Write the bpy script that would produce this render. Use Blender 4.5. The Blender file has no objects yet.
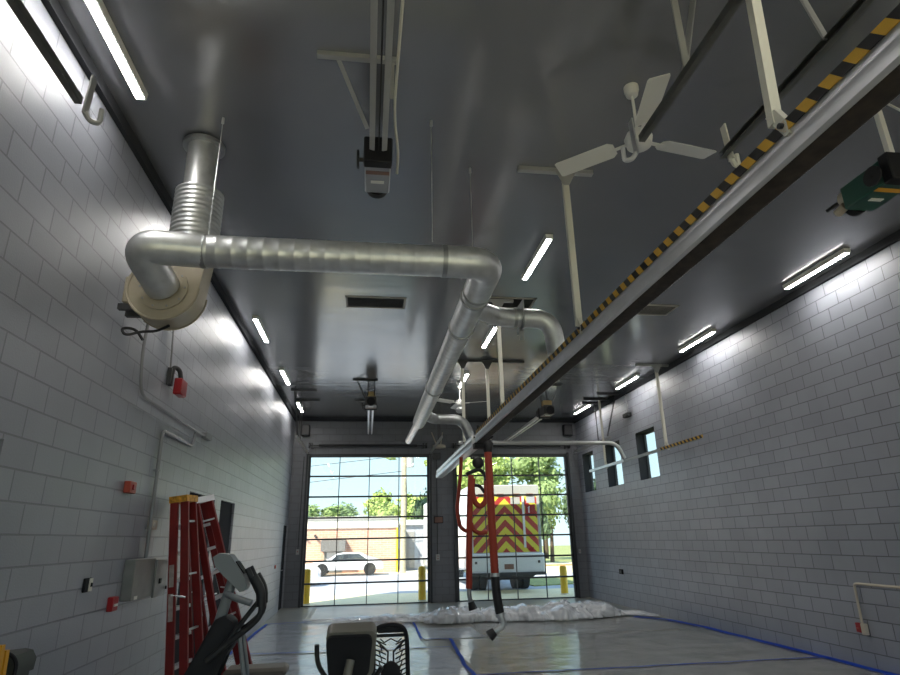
import bpy, bmesh, math, random
from mathutils import Vector, Matrix, Quaternion, noise
random.seed(7)
S = bpy.context.scene
COL = S.collection
PI = math.pi

# ------------------------------------------------------------------ camera, world, lights, exposure
XL, XR, ZC, D = -2.292, 6.709, 5.386, 18.58      # side walls, ceiling height, far wall (metres)
EYE = Vector((0, 0, 1.75))
yaw, pitch, roll = 0.139466, 0.329101, -0.020256
f0 = Vector((math.sin(yaw), math.cos(yaw), 0)); r0 = Vector((math.cos(yaw), -math.sin(yaw), 0)); u0 = Vector((0, 0, 1))
fw = f0 * math.cos(pitch) + u0 * math.sin(pitch); up = -f0 * math.sin(pitch) + u0 * math.cos(pitch)
rt = r0 * math.cos(roll) + up * math.sin(roll); up = up * math.cos(roll) - r0 * math.sin(roll)
cd = bpy.data.cameras.new('camera'); cam = bpy.data.objects.new('camera', cd); COL.objects.link(cam)
cd.sensor_width = 36; cd.lens = 589.19 / 900 * 36; cd.clip_start = .05; cd.clip_end = 500
m = Matrix.Identity(4)
for i in range(3):
    m[i][0] = rt[i]; m[i][1] = up[i]; m[i][2] = -fw[i]; m[i][3] = EYE[i]
cam.matrix_world = m
S.camera = cam

W = bpy.data.worlds.new('sky'); S.world = W; W.use_nodes = True
nt = W.node_tree; bg = nt.nodes['Background']
tc = nt.nodes.new('ShaderNodeTexCoord'); sx = nt.nodes.new('ShaderNodeSeparateXYZ'); cr = nt.nodes.new('ShaderNodeValToRGB')
nt.links.new(tc.outputs['Generated'], sx.inputs[0]); nt.links.new(sx.outputs['Z'], cr.inputs[0]); nt.links.new(cr.outputs[0], bg.inputs[0])
cr.color_ramp.elements[0].position = 0.0; cr.color_ramp.elements[0].color = (.66, .84, .90, 1)
cr.color_ramp.elements[1].position = .5; cr.color_ramp.elements[1].color = (.42, .66, .95, 1)
e = cr.color_ramp.elements.new(.14); e.color = (.54, .78, .88, 1)
bg.inputs[1].default_value = .66

sd = bpy.data.lights.new('sun', 'SUN'); sun = bpy.data.objects.new('sun', sd); COL.objects.link(sun)
sd.energy = 4.4; sd.color = (1, .91, .75); sd.angle = .01
sun.rotation_euler = Vector((.55, .62, -.80)).to_track_quat('-Z', 'Y').to_euler()
for x, w in ((.03, 3.6), (4.5, 3.6)):               # portals: guide sky light in through the two door openings
    pd = bpy.data.lights.new('door_portal', 'AREA'); po = bpy.data.objects.new('door_portal', pd); COL.objects.link(po)
    pd.shape = 'RECTANGLE'; pd.size = w; pd.size_y = 4.2; pd.cycles.is_portal = True
    po.location = (x, D + .35, 2.1); po.rotation_euler = (-PI / 2, 0, 0)
    pb = bpy.data.objects.new('door_portal', pd); COL.objects.link(pb); pb.location = (x, -3.55, 2.1); pb.rotation_euler = (PI / 2, 0, 0)
TUBE = 29.0
S.view_settings.view_transform = 'Standard'; S.view_settings.look = 'None'
S.view_settings.exposure = 1.3; S.view_settings.gamma = 1
S.view_settings.use_curve_mapping = False
S.cycles.max_bounces = 10; S.cycles.diffuse_bounces = 5; S.cycles.transparent_max_bounces = 16
S.cycles.sample_clamp_indirect = 6
S.cycles.use_denoising = True

# ------------------------------------------------------------------ material helpers
MT = {}
def mat(name, col, rough=.5, metal=0, spec=.5, bump=None, coat=0, var=0, alpha=1, trans=0, vscale=6):
    if name in MT: return MT[name]
    M = bpy.data.materials.new(name); M.use_nodes = True; t = M.node_tree; b = t.nodes['Principled BSDF']
    b.inputs['Base Color'].default_value = (*col, 1); b.inputs['Roughness'].default_value = rough
    b.inputs['Metallic'].default_value = metal; b.inputs['Specular IOR Level'].default_value = spec
    b.inputs['Coat Weight'].default_value = coat; b.inputs['Coat Roughness'].default_value = .12
    b.inputs['Alpha'].default_value = alpha; b.inputs['Transmission Weight'].default_value = trans
    g = t.nodes.new('ShaderNodeTexCoord')
    if var:
        n = t.nodes.new('ShaderNodeTexNoise'); n.inputs['Scale'].default_value = vscale; n.inputs['Detail'].default_value = 5
        t.links.new(g.outputs['Object'], n.inputs['Vector'])
        r = t.nodes.new('ShaderNodeValToRGB'); t.links.new(n.outputs[0], r.inputs[0])
        r.color_ramp.elements[0].position = .3; r.color_ramp.elements[1].position = .7
        r.color_ramp.elements[0].color = (*[c * (1 - var) for c in col], 1); r.color_ramp.elements[1].color = (*[min(1, c * (1 + var)) for c in col], 1)
        t.links.new(r.outputs[0], b.inputs['Base Color'])
    if bump:
        n = t.nodes.new('ShaderNodeTexNoise'); n.inputs['Scale'].default_value = bump[0]; n.inputs['Detail'].default_value = 4
        t.links.new(g.outputs['Object'], n.inputs['Vector'])
        k = t.nodes.new('ShaderNodeBump'); k.inputs['Strength'].default_value = bump[1]; k.inputs['Distance'].default_value = bump[2]
        t.links.new(n.outputs[0], k.inputs['Height']); t.links.new(k.outputs[0], b.inputs['Normal'])
    MT[name] = M; return M
def mix(t, a, b_, fac, op='MIX'):
    n = t.nodes.new('ShaderNodeMix'); n.data_type = 'RGBA'; n.blend_type = op
    for s, v in ((n.inputs[0], fac), (n.inputs[6], a), (n.inputs[7], b_)):
        if hasattr(v, 'is_linked'): t.links.new(v, s)
        else: s.default_value = v if not isinstance(v, tuple) or len(v) == 4 else (*v, 1)
    return n.outputs[2]
def math_(t, op, a, b_=None):
    n = t.nodes.new('ShaderNodeMath'); n.operation = op
    for i, v in enumerate((a, b_)):
        if v is None: continue
        if hasattr(v, 'is_linked'): t.links.new(v, n.inputs[i])
        else: n.inputs[i].default_value = v
    return n.outputs[0]
def posxyz(t, out='Position'):
    g = t.nodes.new('ShaderNodeNewGeometry') if out == 'Position' else t.nodes.new('ShaderNodeTexCoord')
    s = t.nodes.new('ShaderNodeSeparateXYZ'); t.links.new(g.outputs[out], s.inputs[0]); return s.outputs, g.outputs[out]
def comb(t, x, y, z):
    c = t.nodes.new('ShaderNodeCombineXYZ')
    for i, v in enumerate((x, y, z)):
        if hasattr(v, 'is_linked'): t.links.new(v, c.inputs[i])
        else: c.inputs[i].default_value = v
    return c.outputs[0]
def noise_(t, vec, scale, detail=4, dist=0):
    n = t.nodes.new('ShaderNodeTexNoise'); n.inputs['Scale'].default_value = scale; n.inputs['Detail'].default_value = detail
    n.inputs['Distortion'].default_value = dist; t.links.new(vec, n.inputs['Vector']); return n.outputs[0]
def ramp(t, v, *st):
    r = t.nodes.new('ShaderNodeValToRGB'); t.links.new(v, r.inputs[0]); el = r.color_ramp.elements
    while len(el) < len(st): el.new(.5)
    for q, (p, c) in zip(el, st):
        q.position = p; q.color = (*c, 1) if isinstance(c, tuple) else (c, c, c, 1)
    return r.outputs[0]
def newmat(name):
    M = bpy.data.materials.new(name); M.use_nodes = True; MT[name] = M
    return M, M.node_tree, M.node_tree.nodes['Principled BSDF']
def bumpn(t, h, s, d, b, prev=None):
    k = t.nodes.new('ShaderNodeBump'); k.inputs['Strength'].default_value = s; k.inputs['Distance'].default_value = d
    t.links.new(h, k.inputs['Height'])
    if prev is not None: t.links.new(prev, k.inputs['Normal'])
    t.links.new(k.outputs[0], b.inputs['Normal']); return k.outputs[0]

def blockwall(name, c1, c2, mortar, axis, rough=.42, coat=.5):
    M, t, b = newmat(name); s, P = posxyz(t)
    v = comb(t, s[1] if axis == 'y' else s[0], s[2], 0)
    br = t.nodes.new('ShaderNodeTexBrick'); t.links.new(v, br.inputs['Vector'])
    for k, q in (('Scale', 1), ('Mortar Size', .007), ('Mortar Smooth', .2), ('Brick Width', .4064), ('Row Height', .2032)): br.inputs[k].default_value = q
    br.inputs['Color1'].default_value = (*c1, 1); br.inputs['Color2'].default_value = (*c2, 1); br.inputs['Mortar'].default_value = (*mortar, 1)
    n = noise_(t, P, 90, 3); n2 = noise_(t, P, 1.3, 5)
    c = mix(t, br.outputs[0], ramp(t, n2, (.3, .86), (.7, 1.08)), .6, 'MULTIPLY')
    t.links.new(c, b.inputs['Base Color'])
    b.inputs['Roughness'].default_value = rough; b.inputs['Coat Weight'].default_value = coat; b.inputs['Coat Roughness'].default_value = .42
    k = bumpn(t, br.outputs['Fac'], 1, -.010, b); bumpn(t, n, .45, .004, b, k)
    return M
blockwall('wall_block_side', (.295, .306, .345), (.265, .275, .312), (.175, .18, .20), 'y')
blockwall('wall_block_right', (.315, .33, .375), (.275, .288, .33), (.11, .115, .13), 'y')  # skylight's blue cast on the right wall is put into the block colour
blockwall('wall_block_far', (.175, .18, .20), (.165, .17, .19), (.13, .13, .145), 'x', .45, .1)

M, t, b = newmat('ceiling_gloss'); s, P = posxyz(t)
n = noise_(t, comb(t, math_(t, 'MULTIPLY', s[0], .5), math_(t, 'MULTIPLY', s[1], 3.4), 0), 1.5, 4, .3)
n3 = noise_(t, P, .5, 3)
t.links.new(ramp(t, n3, (.3, (.142, .146, .158)), (.7, (.17, .174, .187))), b.inputs['Base Color'])
t.links.new(ramp(t, n, (.3, .15), (.7, .22)), b.inputs['Roughness'])
b.inputs['IOR'].default_value = 2.4
bumpn(t, n, .30, .010, b)

M, t, b = newmat('concrete_floor'); s, P = posxyz(t)
n = noise_(t, P, 1.1, 6, .4); n2 = noise_(t, P, 22, 5)
c = mix(t, ramp(t, n, (.3, (.24, .235, .20)), (.7, (.36, .35, .31))), ramp(t, n2, (.3, .8), (.7, 1.05)), .5, 'MULTIPLY')
t.links.new(c, b.inputs['Base Color']); b.inputs['Roughness'].default_value = .32; bumpn(t, n, .15, .01, b)

def plastic(name, c0, c1, alpha=1):
    M, t, b = newmat(name); s, P = posxyz(t)
    w = math_(t, 'ABSOLUTE', math_(t, 'SUBTRACT', noise_(t, comb(t, math_(t, 'MULTIPLY', s[0], 1.4), math_(t, 'MULTIPLY', s[1], 2.0), 0), 3.4, 5, 1.6), .5))
    w2 = math_(t, 'ABSOLUTE', math_(t, 'SUBTRACT', noise_(t, P, 12, 5, 2.4), .5))
    t.links.new(ramp(t, noise_(t, P, 2.5, 4), (.35, c0), (.7, c1)), b.inputs['Base Color'])
    b.inputs['Roughness'].default_value = .16; b.inputs['IOR'].default_value = 2.0; b.inputs['Coat Weight'].default_value = 1; b.inputs['Coat Roughness'].default_value = .1; b.inputs['Alpha'].default_value = alpha
    k = bumpn(t, w, .45, .05, b); bumpn(t, w2, .5, .02, b, k); return M
plastic('plastic_film', (.74, .79, .88), (.90, .93, .98))  # slight blue of the skylight is mixed into the clear film's colour
plastic('plastic_film_shaded', (.58, .57, .54), (.76, .75, .72))  # darker film colour stands in for daylight blocked by the truck
plastic('plastic_heap', (.82, .83, .85), (.93, .94, .96), .85)
mat('galvanized', (.62, .63, .625), .40, .78, bump=(14, .05, .01), var=.12, vscale=9)
mat('galvanized_dull', (.36, .37, .37), .42, .8, var=.15)
mat('aluminium', (.60, .60, .61), .38, .65, var=.06)
mat('aluminium_bright', (.78, .78, .79), .35, .45, var=.04)
mat('beige_steel', (.42, .37, .28), .38, .25, var=.08)
mat('white_paint', (.78, .77, .72), .4)
mat('cream_paint', (.70, .68, .58), .42)
mat('bar_grey', (.42, .42, .41), .45, .3)
mat('dark_steel', (.06, .06, .062), .45, .4)
mat('track_steel', (.16, .16, .145), .4, .75, var=.2)
mat('brown_seal', (.030, .022, .016), .75, var=.5, vscale=14)
mat('black_rubber', (.012, .012, .013), .5)
mat('black_plastic', (.013, .013, .015), .6, spec=.25)
mat('grey_plastic', (.20, .215, .225), .42)
mat('taupe_plastic', (.155, .145, .12), .45)
mat('hose_orange', (.36, .042, .018), .5, bump=(60, .3, .004))
mat('ladder_red', (.22, .016, .014), .42, var=.15)
mat('ladder_label', (.42, .35, .32), .6, var=.2, vscale=30)
mat('ladder_cap', (.62, .30, .03), .5, var=.5, vscale=25)
mat('red_plastic', (.34, .01, .015), .35)
mat('orange_red', (.42, .07, .04), .45)
mat('motor_green', (.012, .075, .05), .4)
mat('motor_grey', (.34, .35, .36), .42, .3)
mat('brass', (.40, .30, .14), .45, .6)
mat('brown_label', (.22, .12, .09), .6)
mat('label_white', (.75, .74, .68), .5)
mat('door_grey', (.045, .047, .052), .9, spec=.05)
mat('door_frame_dark', (.045, .047, .052), .45, .2)
mat('blue_tape', (.02, .12, .70), .55)
mat('yellow_paint', (.80, .50, .03), .5)
mat('stair_yellow', (.75, .36, .02), .5)
mat('truck_white', (.78, .79, .80), .3, coat=.3)
mat('truck_grey', (.42, .43, .42), .45)
mat('tyre', (.02, .02, .02), .8)
mat('brick_side', (.50, .25, .18), .8)
mat('parapet', (.80, .76, .68), .7)
mat('asphalt', (.40, .42, .47), .85, var=.1, vscale=3)
mat('apron_concrete', (.80, .70, .46), .8, var=.06, vscale=2)
mat('kerb', (.72, .68, .58), .8)
mat('grass', (.27, .30, .11), .9, var=.4, vscale=5)
mat('mulch', (.52, .25, .12), .9, var=.3, vscale=4)
mat('car_white', (.82, .83, .86), .3, coat=.4)
mat('car_glass', (.05, .06, .07), .12)
mat('wood_pole', (.50, .43, .30), .8, var=.2)
mat('bark', (.10, .07, .045), .9)
mat('awning_grey', (.13, .125, .12), .8)
mat('hood_grey', (.30, .29, .28), .7)
mat('conduit_grey', (.26, .26, .265), .42, .3)
mat('conduit_beige', (.56, .50, .40), .5)
mat('vent_beige', (.42, .39, .33), .5)
mat('dark_void', (.008, .008, .008), .9)
mat('pad_taupe', (.12, .105, .085), .55)
mat('bin_green', (.03, .036, .032), .5, var=.2)
mat('panel_grey', (.22, .225, .215), .4, .35, var=.12)
for nm, c, tr in (('leaf_bright', (.36, .46, .13), .4), ('leaf_mid', (.22, .31, .11), .3), ('leaf_dark', (.10, .16, .08), .2)):
    M, t, b = newmat(nm); s, P = posxyz(t); n = noise_(t, P, 1.6, 4)
    t.links.new(ramp(t, n, (.3, tuple(q * .65 for q in c)), (.7, tuple(q * 1.3 for q in c))), b.inputs['Base Color']); b.inputs['Roughness'].default_value = .7
# brick of the building over the road
M, t, b = newmat('brick_front'); s, P = posxyz(t)
br = t.nodes.new('ShaderNodeTexBrick'); t.links.new(comb(t, s[0], s[2], 0), br.inputs['Vector'])
for k, q in (('Scale', 1), ('Mortar Size', .012), ('Brick Width', .4), ('Row Height', .12)): br.inputs[k].default_value = q
br.inputs['Color1'].default_value = (.56, .31, .22, 1); br.inputs['Color2'].default_value = (.62, .37, .27, 1); br.inputs['Mortar'].default_value = (.66, .50, .42, 1)
t.links.new(br.outputs[0], b.inputs['Base Color']); b.inputs['Roughness'].default_value = .85
# glass: clear pane, transparent with a fresnel reflection
M, t, b = newmat('glass'); t.nodes.remove(b); o = t.nodes['Material Output']
tr = t.nodes.new('ShaderNodeBsdfTransparent'); gl = t.nodes.new('ShaderNodeBsdfGlossy'); gl.inputs['Roughness'].default_value = .02
tr.inputs[0].default_value = (.97, .985, .98, 1)
lw = t.nodes.new('ShaderNodeLayerWeight'); lw.inputs[0].default_value = .5; mx = t.nodes.new('ShaderNodeMixShader')
t.links.new(math_(t, 'ADD', math_(t, 'MULTIPLY', math_(t, 'POWER', lw.outputs['Facing'], 5), .9), .035), mx.inputs[0]); t.links.new(tr.outputs[0], mx.inputs[1]); t.links.new(gl.outputs[0], mx.inputs[2]); t.links.new(mx.outputs[0], o.inputs[0])
# lamp
M, t, b = newmat('lamp_tube'); b.inputs['Base Color'].default_value = (.9, .9, .88, 1)
b.inputs['Emission Color'].default_value = (1, .98, .94, 1); b.inputs['Emission Strength'].default_value = TUBE
# hazard tape, slanting stripes
def stripes(name, period, slope, ca, cb, yaxis=1, off=0, duty=.5, absx=False, ax=None):
    M, t, b = newmat(name); s, P = posxyz(t)
    if absx: v = math_(t, 'ADD', s[2], math_(t, 'ABSOLUTE', math_(t, 'SUBTRACT', s[0], off)))
    else: v = math_(t, 'ADD', s[yaxis], math_(t, 'MULTIPLY', s[2], slope))
    fr_ = math_(t, 'FRACT', math_(t, 'DIVIDE', v, period)); g = math_(t, 'GREATER_THAN', fr_, duty)
    t.links.new(mix(t, ca, cb, g), b.inputs['Base Color']); b.inputs['Roughness'].default_value = .45
stripes('hazard_tape', .146, -.78, (.66, .38, .03), (.004, .004, .004))
stripes('chevron', .47, 1, (.72, .62, .06), (.42, .04, .035), absx=True, off=4.76)

# ------------------------------------------------------------------ geometry helpers
ROOT = {}
def thing(name, label, cat, loc=(0, 0, 0), group=None, rot=0, kind=None):
    o = bpy.data.objects.new(name, None); COL.objects.link(o); o.location = loc; o.rotation_euler = (0, 0, rot)
    o.empty_display_size = .1
    if label: o['label'] = label
    if cat: o['category'] = cat
    if group: o['group'] = group
    if kind: o['kind'] = kind
    ROOT[o] = (Matrix.Translation(loc) @ Matrix.Rotation(rot, 4, 'Z')).inverted()
    return o
SPLIT = {'joint_band', 'angle_strut', 'rear_brace', 'ceiling_strut', 'label_sticker', 'hanger_strap', 'foot', 'spreader', 'corner_moulding', 'tail_lamp', 'latch',
         'cable_drum', 'shaft_bracket', 'pipe_strap', 'push_button', 'ring_bolts', 'end_holes', 'housing_rim', 'bracket_arm', 'side_strut', 'door_track', 'window_lining'}
def link(name, bm, m_, parent=None, smooth=40, local=False, mod=None):
    """world coordinates in, one mesh object out; a child is shifted into its parent's frame"""
    if name in SPLIT and parent is not None:
        todo = set(bm.verts); groups = []
        while todo:
            st = [todo.pop()]; grp = set(st)
            while st:
                v = st.pop()
                for e_ in v.link_edges:
                    w = e_.other_vert(v)
                    if w in todo: todo.discard(w); grp.add(w); st.append(w)
            groups.append(grp)
        if len(groups) > 1:
            out = None
            for grp in groups:
                nb = bmesh.new(); mp = {v: nb.verts.new(v.co) for v in grp}
                for f in {f for v in grp for f in v.link_faces}: nb.faces.new([mp[v] for v in f.verts])
                out = link_one(name, nb, m_, parent, smooth)
            bm.free(); return out
    return link_one(name, bm, m_, parent, smooth)
def link_one(name, bm, m_, parent=None, smooth=40, local=False):
    bmesh.ops.recalc_face_normals(bm, faces=bm.faces)
    if parent is not None and not local: bmesh.ops.transform(bm, matrix=ROOT[parent], verts=bm.verts)
    me = bpy.data.meshes.new(name); bm.to_mesh(me); bm.free()
    me.materials.append(MT[m_]); o = bpy.data.objects.new(name, me); COL.objects.link(o)
    if smooth:
        for p in me.polygons: p.use_smooth = True
        me.set_sharp_from_angle(angle=math.radians(smooth))
    if parent is not None: o.parent = parent; ROOT[o] = ROOT[parent]
    else: ROOT[o] = Matrix.Identity(4)
    return o
def tag(o, label, cat, group=None, kind=None):
    o['label'] = label; o['category'] = cat
    if group: o['group'] = group
    if kind: o['kind'] = kind
    return o
def struct(name, bm, m_, parent=None):
    o = link(name, bm, m_, parent, 30)
    if parent is None: o['kind'] = 'structure'
    return o
def B(): return bmesh.new()
def box(bm, x0, x1, y0, y1, z0, z1, bev=0, M=None):
    r = bmesh.ops.create_cube(bm, size=1); vs = r['verts']
    T = Matrix.Translation(((x0 + x1) / 2, (y0 + y1) / 2, (z0 + z1) / 2)) @ Matrix.Diagonal((abs(x1 - x0), abs(y1 - y0), abs(z1 - z0), 1))
    bmesh.ops.transform(bm, matrix=T, verts=vs)
    if bev:
        es = {e for v in vs for e in v.link_edges}
        g = bmesh.ops.bevel(bm, geom=list(es), offset=bev, segments=1, affect='EDGES', profile=.5); vs = list({v for f in g['faces'] for v in f.verts} | {v for v in vs if v.is_valid})
    if M is not None: bmesh.ops.transform(bm, matrix=M, verts=[v for v in vs if v.is_valid])
    return bm
def bx(*a, **k): return box(B(), *a, **k)
def bar(bm, p, q, w, h=None, upv=(0, 0, 1)):
    """rectangular bar from p to q"""
    p, q = Vector(p), Vector(q); h = h or w; d = (q - p); L = d.length; d.normalize(); u = Vector(upv)
    if abs(d.dot(u)) > .98: u = Vector((0, 1, 0)) if abs(d.y) < .9 else Vector((1, 0, 0))
    a = d.cross(u).normalized(); c = a.cross(d)
    M = Matrix(((a.x, d.x, c.x, (p.x + q.x) / 2), (a.y, d.y, c.y, (p.y + q.y) / 2), (a.z, d.z, c.z, (p.z + q.z) / 2), (0, 0, 0, 1)))
    r = bmesh.ops.create_cube(bm, size=1)
    bmesh.ops.transform(bm, matrix=M @ Matrix.Diagonal((w, L, h, 1)), verts=r['verts']); return bm
def fil(pts, rad, n=8):
    """polyline with its corners rounded"""
    P = [Vector(p) for p in pts]; out = [P[0]]
    for i in range(1, len(P) - 1):
        a, c, e_ = P[i - 1], P[i], P[i + 1]; r_ = rad[i - 1] if isinstance(rad, (list, tuple)) else rad
        d1 = (a - c); d2 = (e_ - c); l = min(r_, d1.length * .49, d2.length * .49); p1 = c + d1.normalized() * l; p2 = c + d2.normalized() * l
        for k in range(n + 1):
            s_ = k / n; out.append((1 - s_) ** 2 * p1 + 2 * s_ * (1 - s_) * c + s_ ** 2 * p2)
    out.append(P[-1]); return out
def tube(bm, pts, r, n=12, cap=True, flat=1.0):
    P = [Vector(p) for p in pts]; R_ = r if isinstance(r, (list, tuple)) else [r] * len(P)
    d = (P[1] - P[0]).normalized(); a = d.orthogonal().normalized(); rings = []
    for i, p in enumerate(P):
        nd = ((P[min(i + 1, len(P) - 1)] - P[max(i - 1, 0)]).normalized()) or d
        if nd.length < .5: nd = d
        q = d.rotation_difference(nd); a = (q @ a).normalized(); d = nd; c = d.cross(a)
        rings.append([bm.verts.new(p + (a * math.cos(2 * PI * k / n) + c * math.sin(2 * PI * k / n) * flat) * R_[i]) for k in range(n)])
    for i in range(len(rings) - 1):
        for k in range(n):
            bm.faces.new((rings[i][k], rings[i][(k + 1) % n], rings[i + 1][(k + 1) % n], rings[i + 1][k]))
    if cap: bm.faces.new(rings[0][::-1]); bm.faces.new(rings[-1])
    return bm
def tb(pts, r, n=12, **k): return tube(B(), pts, r, n, **k)
def ridged(p, q, r, step=.12, h=.0020, n=24):
    """points and radii of a straight spiral-seam duct"""
    p, q = Vector(p), Vector(q); L = (q - p).length; k = max(1, int(L / step)); pts = []; rr = []
    for i in range(k):
        for s_, e_ in ((0, 0), (.80, 0), (.86, h), (.94, h)):
            pts.append(p.lerp(q, (i + s_) / k)); rr.append(r + e_)
    pts.append(q); rr.append(r); return pts, rr
def prism(bm, poly, axis, a0, a1):
    """extrude polygon [(u,v)] along axis: 'x' (u=y,v=z) 'y' (u=x,v=z) 'z' (u=x,v=y)"""
    f = {'x': lambda u, v, w: (w, u, v), 'y': lambda u, v, w: (u, w, v), 'z': lambda u, v, w: (u, v, w)}[axis]
    A = [bm.verts.new(f(u, v, a0)) for u, v in poly]; C = [bm.verts.new(f(u, v, a1)) for u, v in poly]; n = len(poly)
    bm.faces.new(A[::-1]); bm.faces.new(C)
    for i in range(n): bm.faces.new((A[i], A[(i + 1) % n], C[(i + 1) % n], C[i]))
    return bm
def disc(bm, c, r, d, axis='y', n=24, r2=None):
    """short cylinder starting at c, length d along axis"""
    v = {'x': Vector((1, 0, 0)), 'y': Vector((0, 1, 0)), 'z': Vector((0, 0, 1))}[axis]
    return tube(bm, [Vector(c), Vector(c) + v * d], [r, r if r2 is None else r2], n)
def ball(bm, c, r, sc=(1, 1, 1), seg=16):
    g = bmesh.ops.create_uvsphere(bm, u_segments=seg, v_segments=seg // 2, radius=r)
    bmesh.ops.transform(bm, matrix=Matrix.Translation(c) @ Matrix.Diagonal((*sc, 1)), verts=g['verts']); return bm
def copy_tree(o, loc, label=None, name=None):
    r = o.copy(); COL.objects.link(r); r.location = loc
    if label: r['label'] = label
    for ch in list(o.children):
        c = ch.copy(); COL.objects.link(c); c.parent = r
        for g in list(ch.children):
            d = g.copy(); COL.objects.link(d); d.parent = c
    return r

# ------------------------------------------------------------------ the shell
YB = -3.2
struct('floor', bx(XL - .3, XR + .3, YB - .3, D + .3, -.2, 0), 'concrete_floor')
struct('ceiling', bx(XL - .3, XR + .3, YB - .3, D + .3, ZC, ZC + .25), 'ceiling_gloss')
bm = B(); T = .22
doorsL = [(3.0, 4.08, 2.40), (8.27, 9.62, 2.40), (10.02, 11.06, 2.40), (17.62, 18.50, 2.20)]
y = YB
for a, c, h in doorsL:
    box(bm, XL - T, XL, y, a, 0, ZC); box(bm, XL - T, XL, a, c, h, ZC); y = c
box(bm, XL - T, XL, y, D, 0, ZC); struct('wall_left', bm, 'wall_block_side')
bm = B(); y = YB; TR = .30; wins = [(13.20, 14.25), (15.25, 16.30), (17.25, 18.2)]; WZ0, WZ1 = 3.03, 4.20
for a, c in wins:
    box(bm, XR, XR + TR, y, a, 0, ZC); box(bm, XR, XR + TR, a, c, 0, WZ0); box(bm, XR, XR + TR, a, c, WZ1, ZC); y = c
box(bm, XR, XR + TR, y, D, 0, ZC); struct('wall_right', bm, 'wall_block_right')
GX = [(-1.77, 1.835), (2.70, 6.28)]; GZ = 4.21
bm = B(); x = XL - .3
for a, c in GX: box(bm, x, a - .04, D, D + .3, 0, ZC); box(bm, a - .04, c + .04, D, D + .3, GZ + .03, ZC); x = c + .04
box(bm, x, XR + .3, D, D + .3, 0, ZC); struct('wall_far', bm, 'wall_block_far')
bm = B(); x = XL - .3
for a, c in GX: box(bm, x, a - .04, YB - .3, YB, 0, ZC); box(bm, a - .04, c + .04, YB - .3, YB, GZ + .03, ZC); x = c + .04
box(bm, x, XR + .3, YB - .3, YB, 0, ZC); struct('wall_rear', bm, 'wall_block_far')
struct('trim_1', bx(XL, XL + .05, YB, D, ZC - .11, ZC), 'door_grey')
struct('trim_2', bx(XR - .05, XR, YB, D, ZC - .11, ZC), 'door_grey')
struct('trim_3', bx(XL + .05, XR - .05, D - .05, D, ZC - .09, ZC), 'door_grey')
# grey flush doors in the left wall
for i, (a, c, h) in enumerate(doorsL):
    d = struct(f'door_{i+1}', bx(XL - .10, XL - .04, a, c, 0, h), 'door_grey')
    if i != 0:
        struct('door_handle', tube(B(), fil([(XL - .04, a + .12, 1.02), (XL + .01, a + .12, 1.02), (XL + .01, a + .26, 1.02)], .02), .011, 8), 'aluminium', d)
# sectional glass overhead doors
for i, (a, c, D_, sd_) in enumerate([(*g_, D, -1) for g_ in GX] + [(*g_, YB, 1) for g_ in GX]):
    bm = B(); yy0, yy1 = D_ - .025, D_ + .025
    for k in range(8): 
        z = GZ * k / 7; hh = .035 if k in (0, 7) else .024
        box(bm, a - .03, c + .03, yy0, yy1, max(.005, z - hh), z + hh)
    for k in range(5):
        x = a + (c - a) * k / 4; hw = .035 if k in (0, 4) else .012
        box(bm, x - hw, x + hw, yy0, yy1, .01, GZ)
    d = struct(f'door_{i+5}', bm, 'door_frame_dark')
    struct('door_glass', bx(a, c, D_ - .003, D_ + .003, .02, GZ - .01), 'glass', d)
    bm = B()
    for xx in (a - .07, c + .07):
        box(bm, xx - .03, xx + .03, *sorted((D_ + sd_ * .09, D_ + sd_ * .04)), 0, GZ + .1)
    struct('door_track', bm, 'door_frame_dark', d)
    struct('door_header', bx(a - .05, c + .05, *sorted((D_ + sd_ * .03, D_)), GZ + .03, GZ + .07), 'door_frame_dark', d)
# windows in the right wall
for i, (a, c) in enumerate(wins):
    bm = B(); X0, X1 = XR + .22, XR + .27
    for p in ((a, a + .05, WZ0, WZ1), (c - .05, c, WZ0, WZ1), (a, c, WZ0, WZ0 + .05), (a, c, WZ1 - .05, WZ1)): box(bm, X0, X1, *p)
    w = struct(f'window_{i+1}', bm, 'door_frame_dark')
    struct('window_glass', bx(XR + .243, XR + .249, a + .02, c - .02, WZ0 + .02, WZ1 - .02), 'glass', w)
    bm = B(); box(bm, XR + .01, XR + .22, c - .02, c, WZ0, WZ1 - .021); box(bm, XR + .01, XR + .22, a, c - .02, WZ1 - .02, WZ1)
    struct('window_lining', bm, 'door_grey', w)

# ------------------------------------------------------------------ strip lights
def strip_light(label, x, y0, y1, group):
    t_ = thing('strip_light', label, 'light', (x, y0, ZC), group)
    link('light_body', prism(B(), [(x - .05, ZC), (x - .045, ZC - .06), (x - .034, ZC - .066), (x + .034, ZC - .066), (x + .045, ZC - .06), (x + .05, ZC)], 'y', y0, y1), 'white_paint', t_)
    link('lamp_lens', prism(B(), [(x - .033, ZC - .066), (x - .030, ZC - .071), (x + .030, ZC - .071), (x + .033, ZC - .066)], 'y', y0 + .02, y1 - .02), 'lamp_tube', t_)
    return t_
g = 'strip lights in three rows on the dark ceiling'
l0 = strip_light('strip light above the left wall before the blower, nearest of its row', -1.99, 3.12, 4.38, g)
def cp(x, y, lab): copy_tree(l0, (x, y, ZC), lab)
cp(-1.99, -.13, 'strip light on the ceiling behind the camera along the left wall')
cp(2.2, -.13, 'strip light on the ceiling behind the camera in the middle row')
cp(6.37, -.13, 'strip light on the ceiling behind the camera along the right wall')
cp(6.37, 3.12, 'strip light over the right wall just outside the picture')
cp(-1.96, 6.42, 'strip light over the left wall mostly hidden behind the cross duct')
cp(-1.96, 9.65, 'strip light along the left wall just beyond the cross duct')
cp(-1.95, 12.85, 'strip light along the left wall, second last before the far wall')
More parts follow.
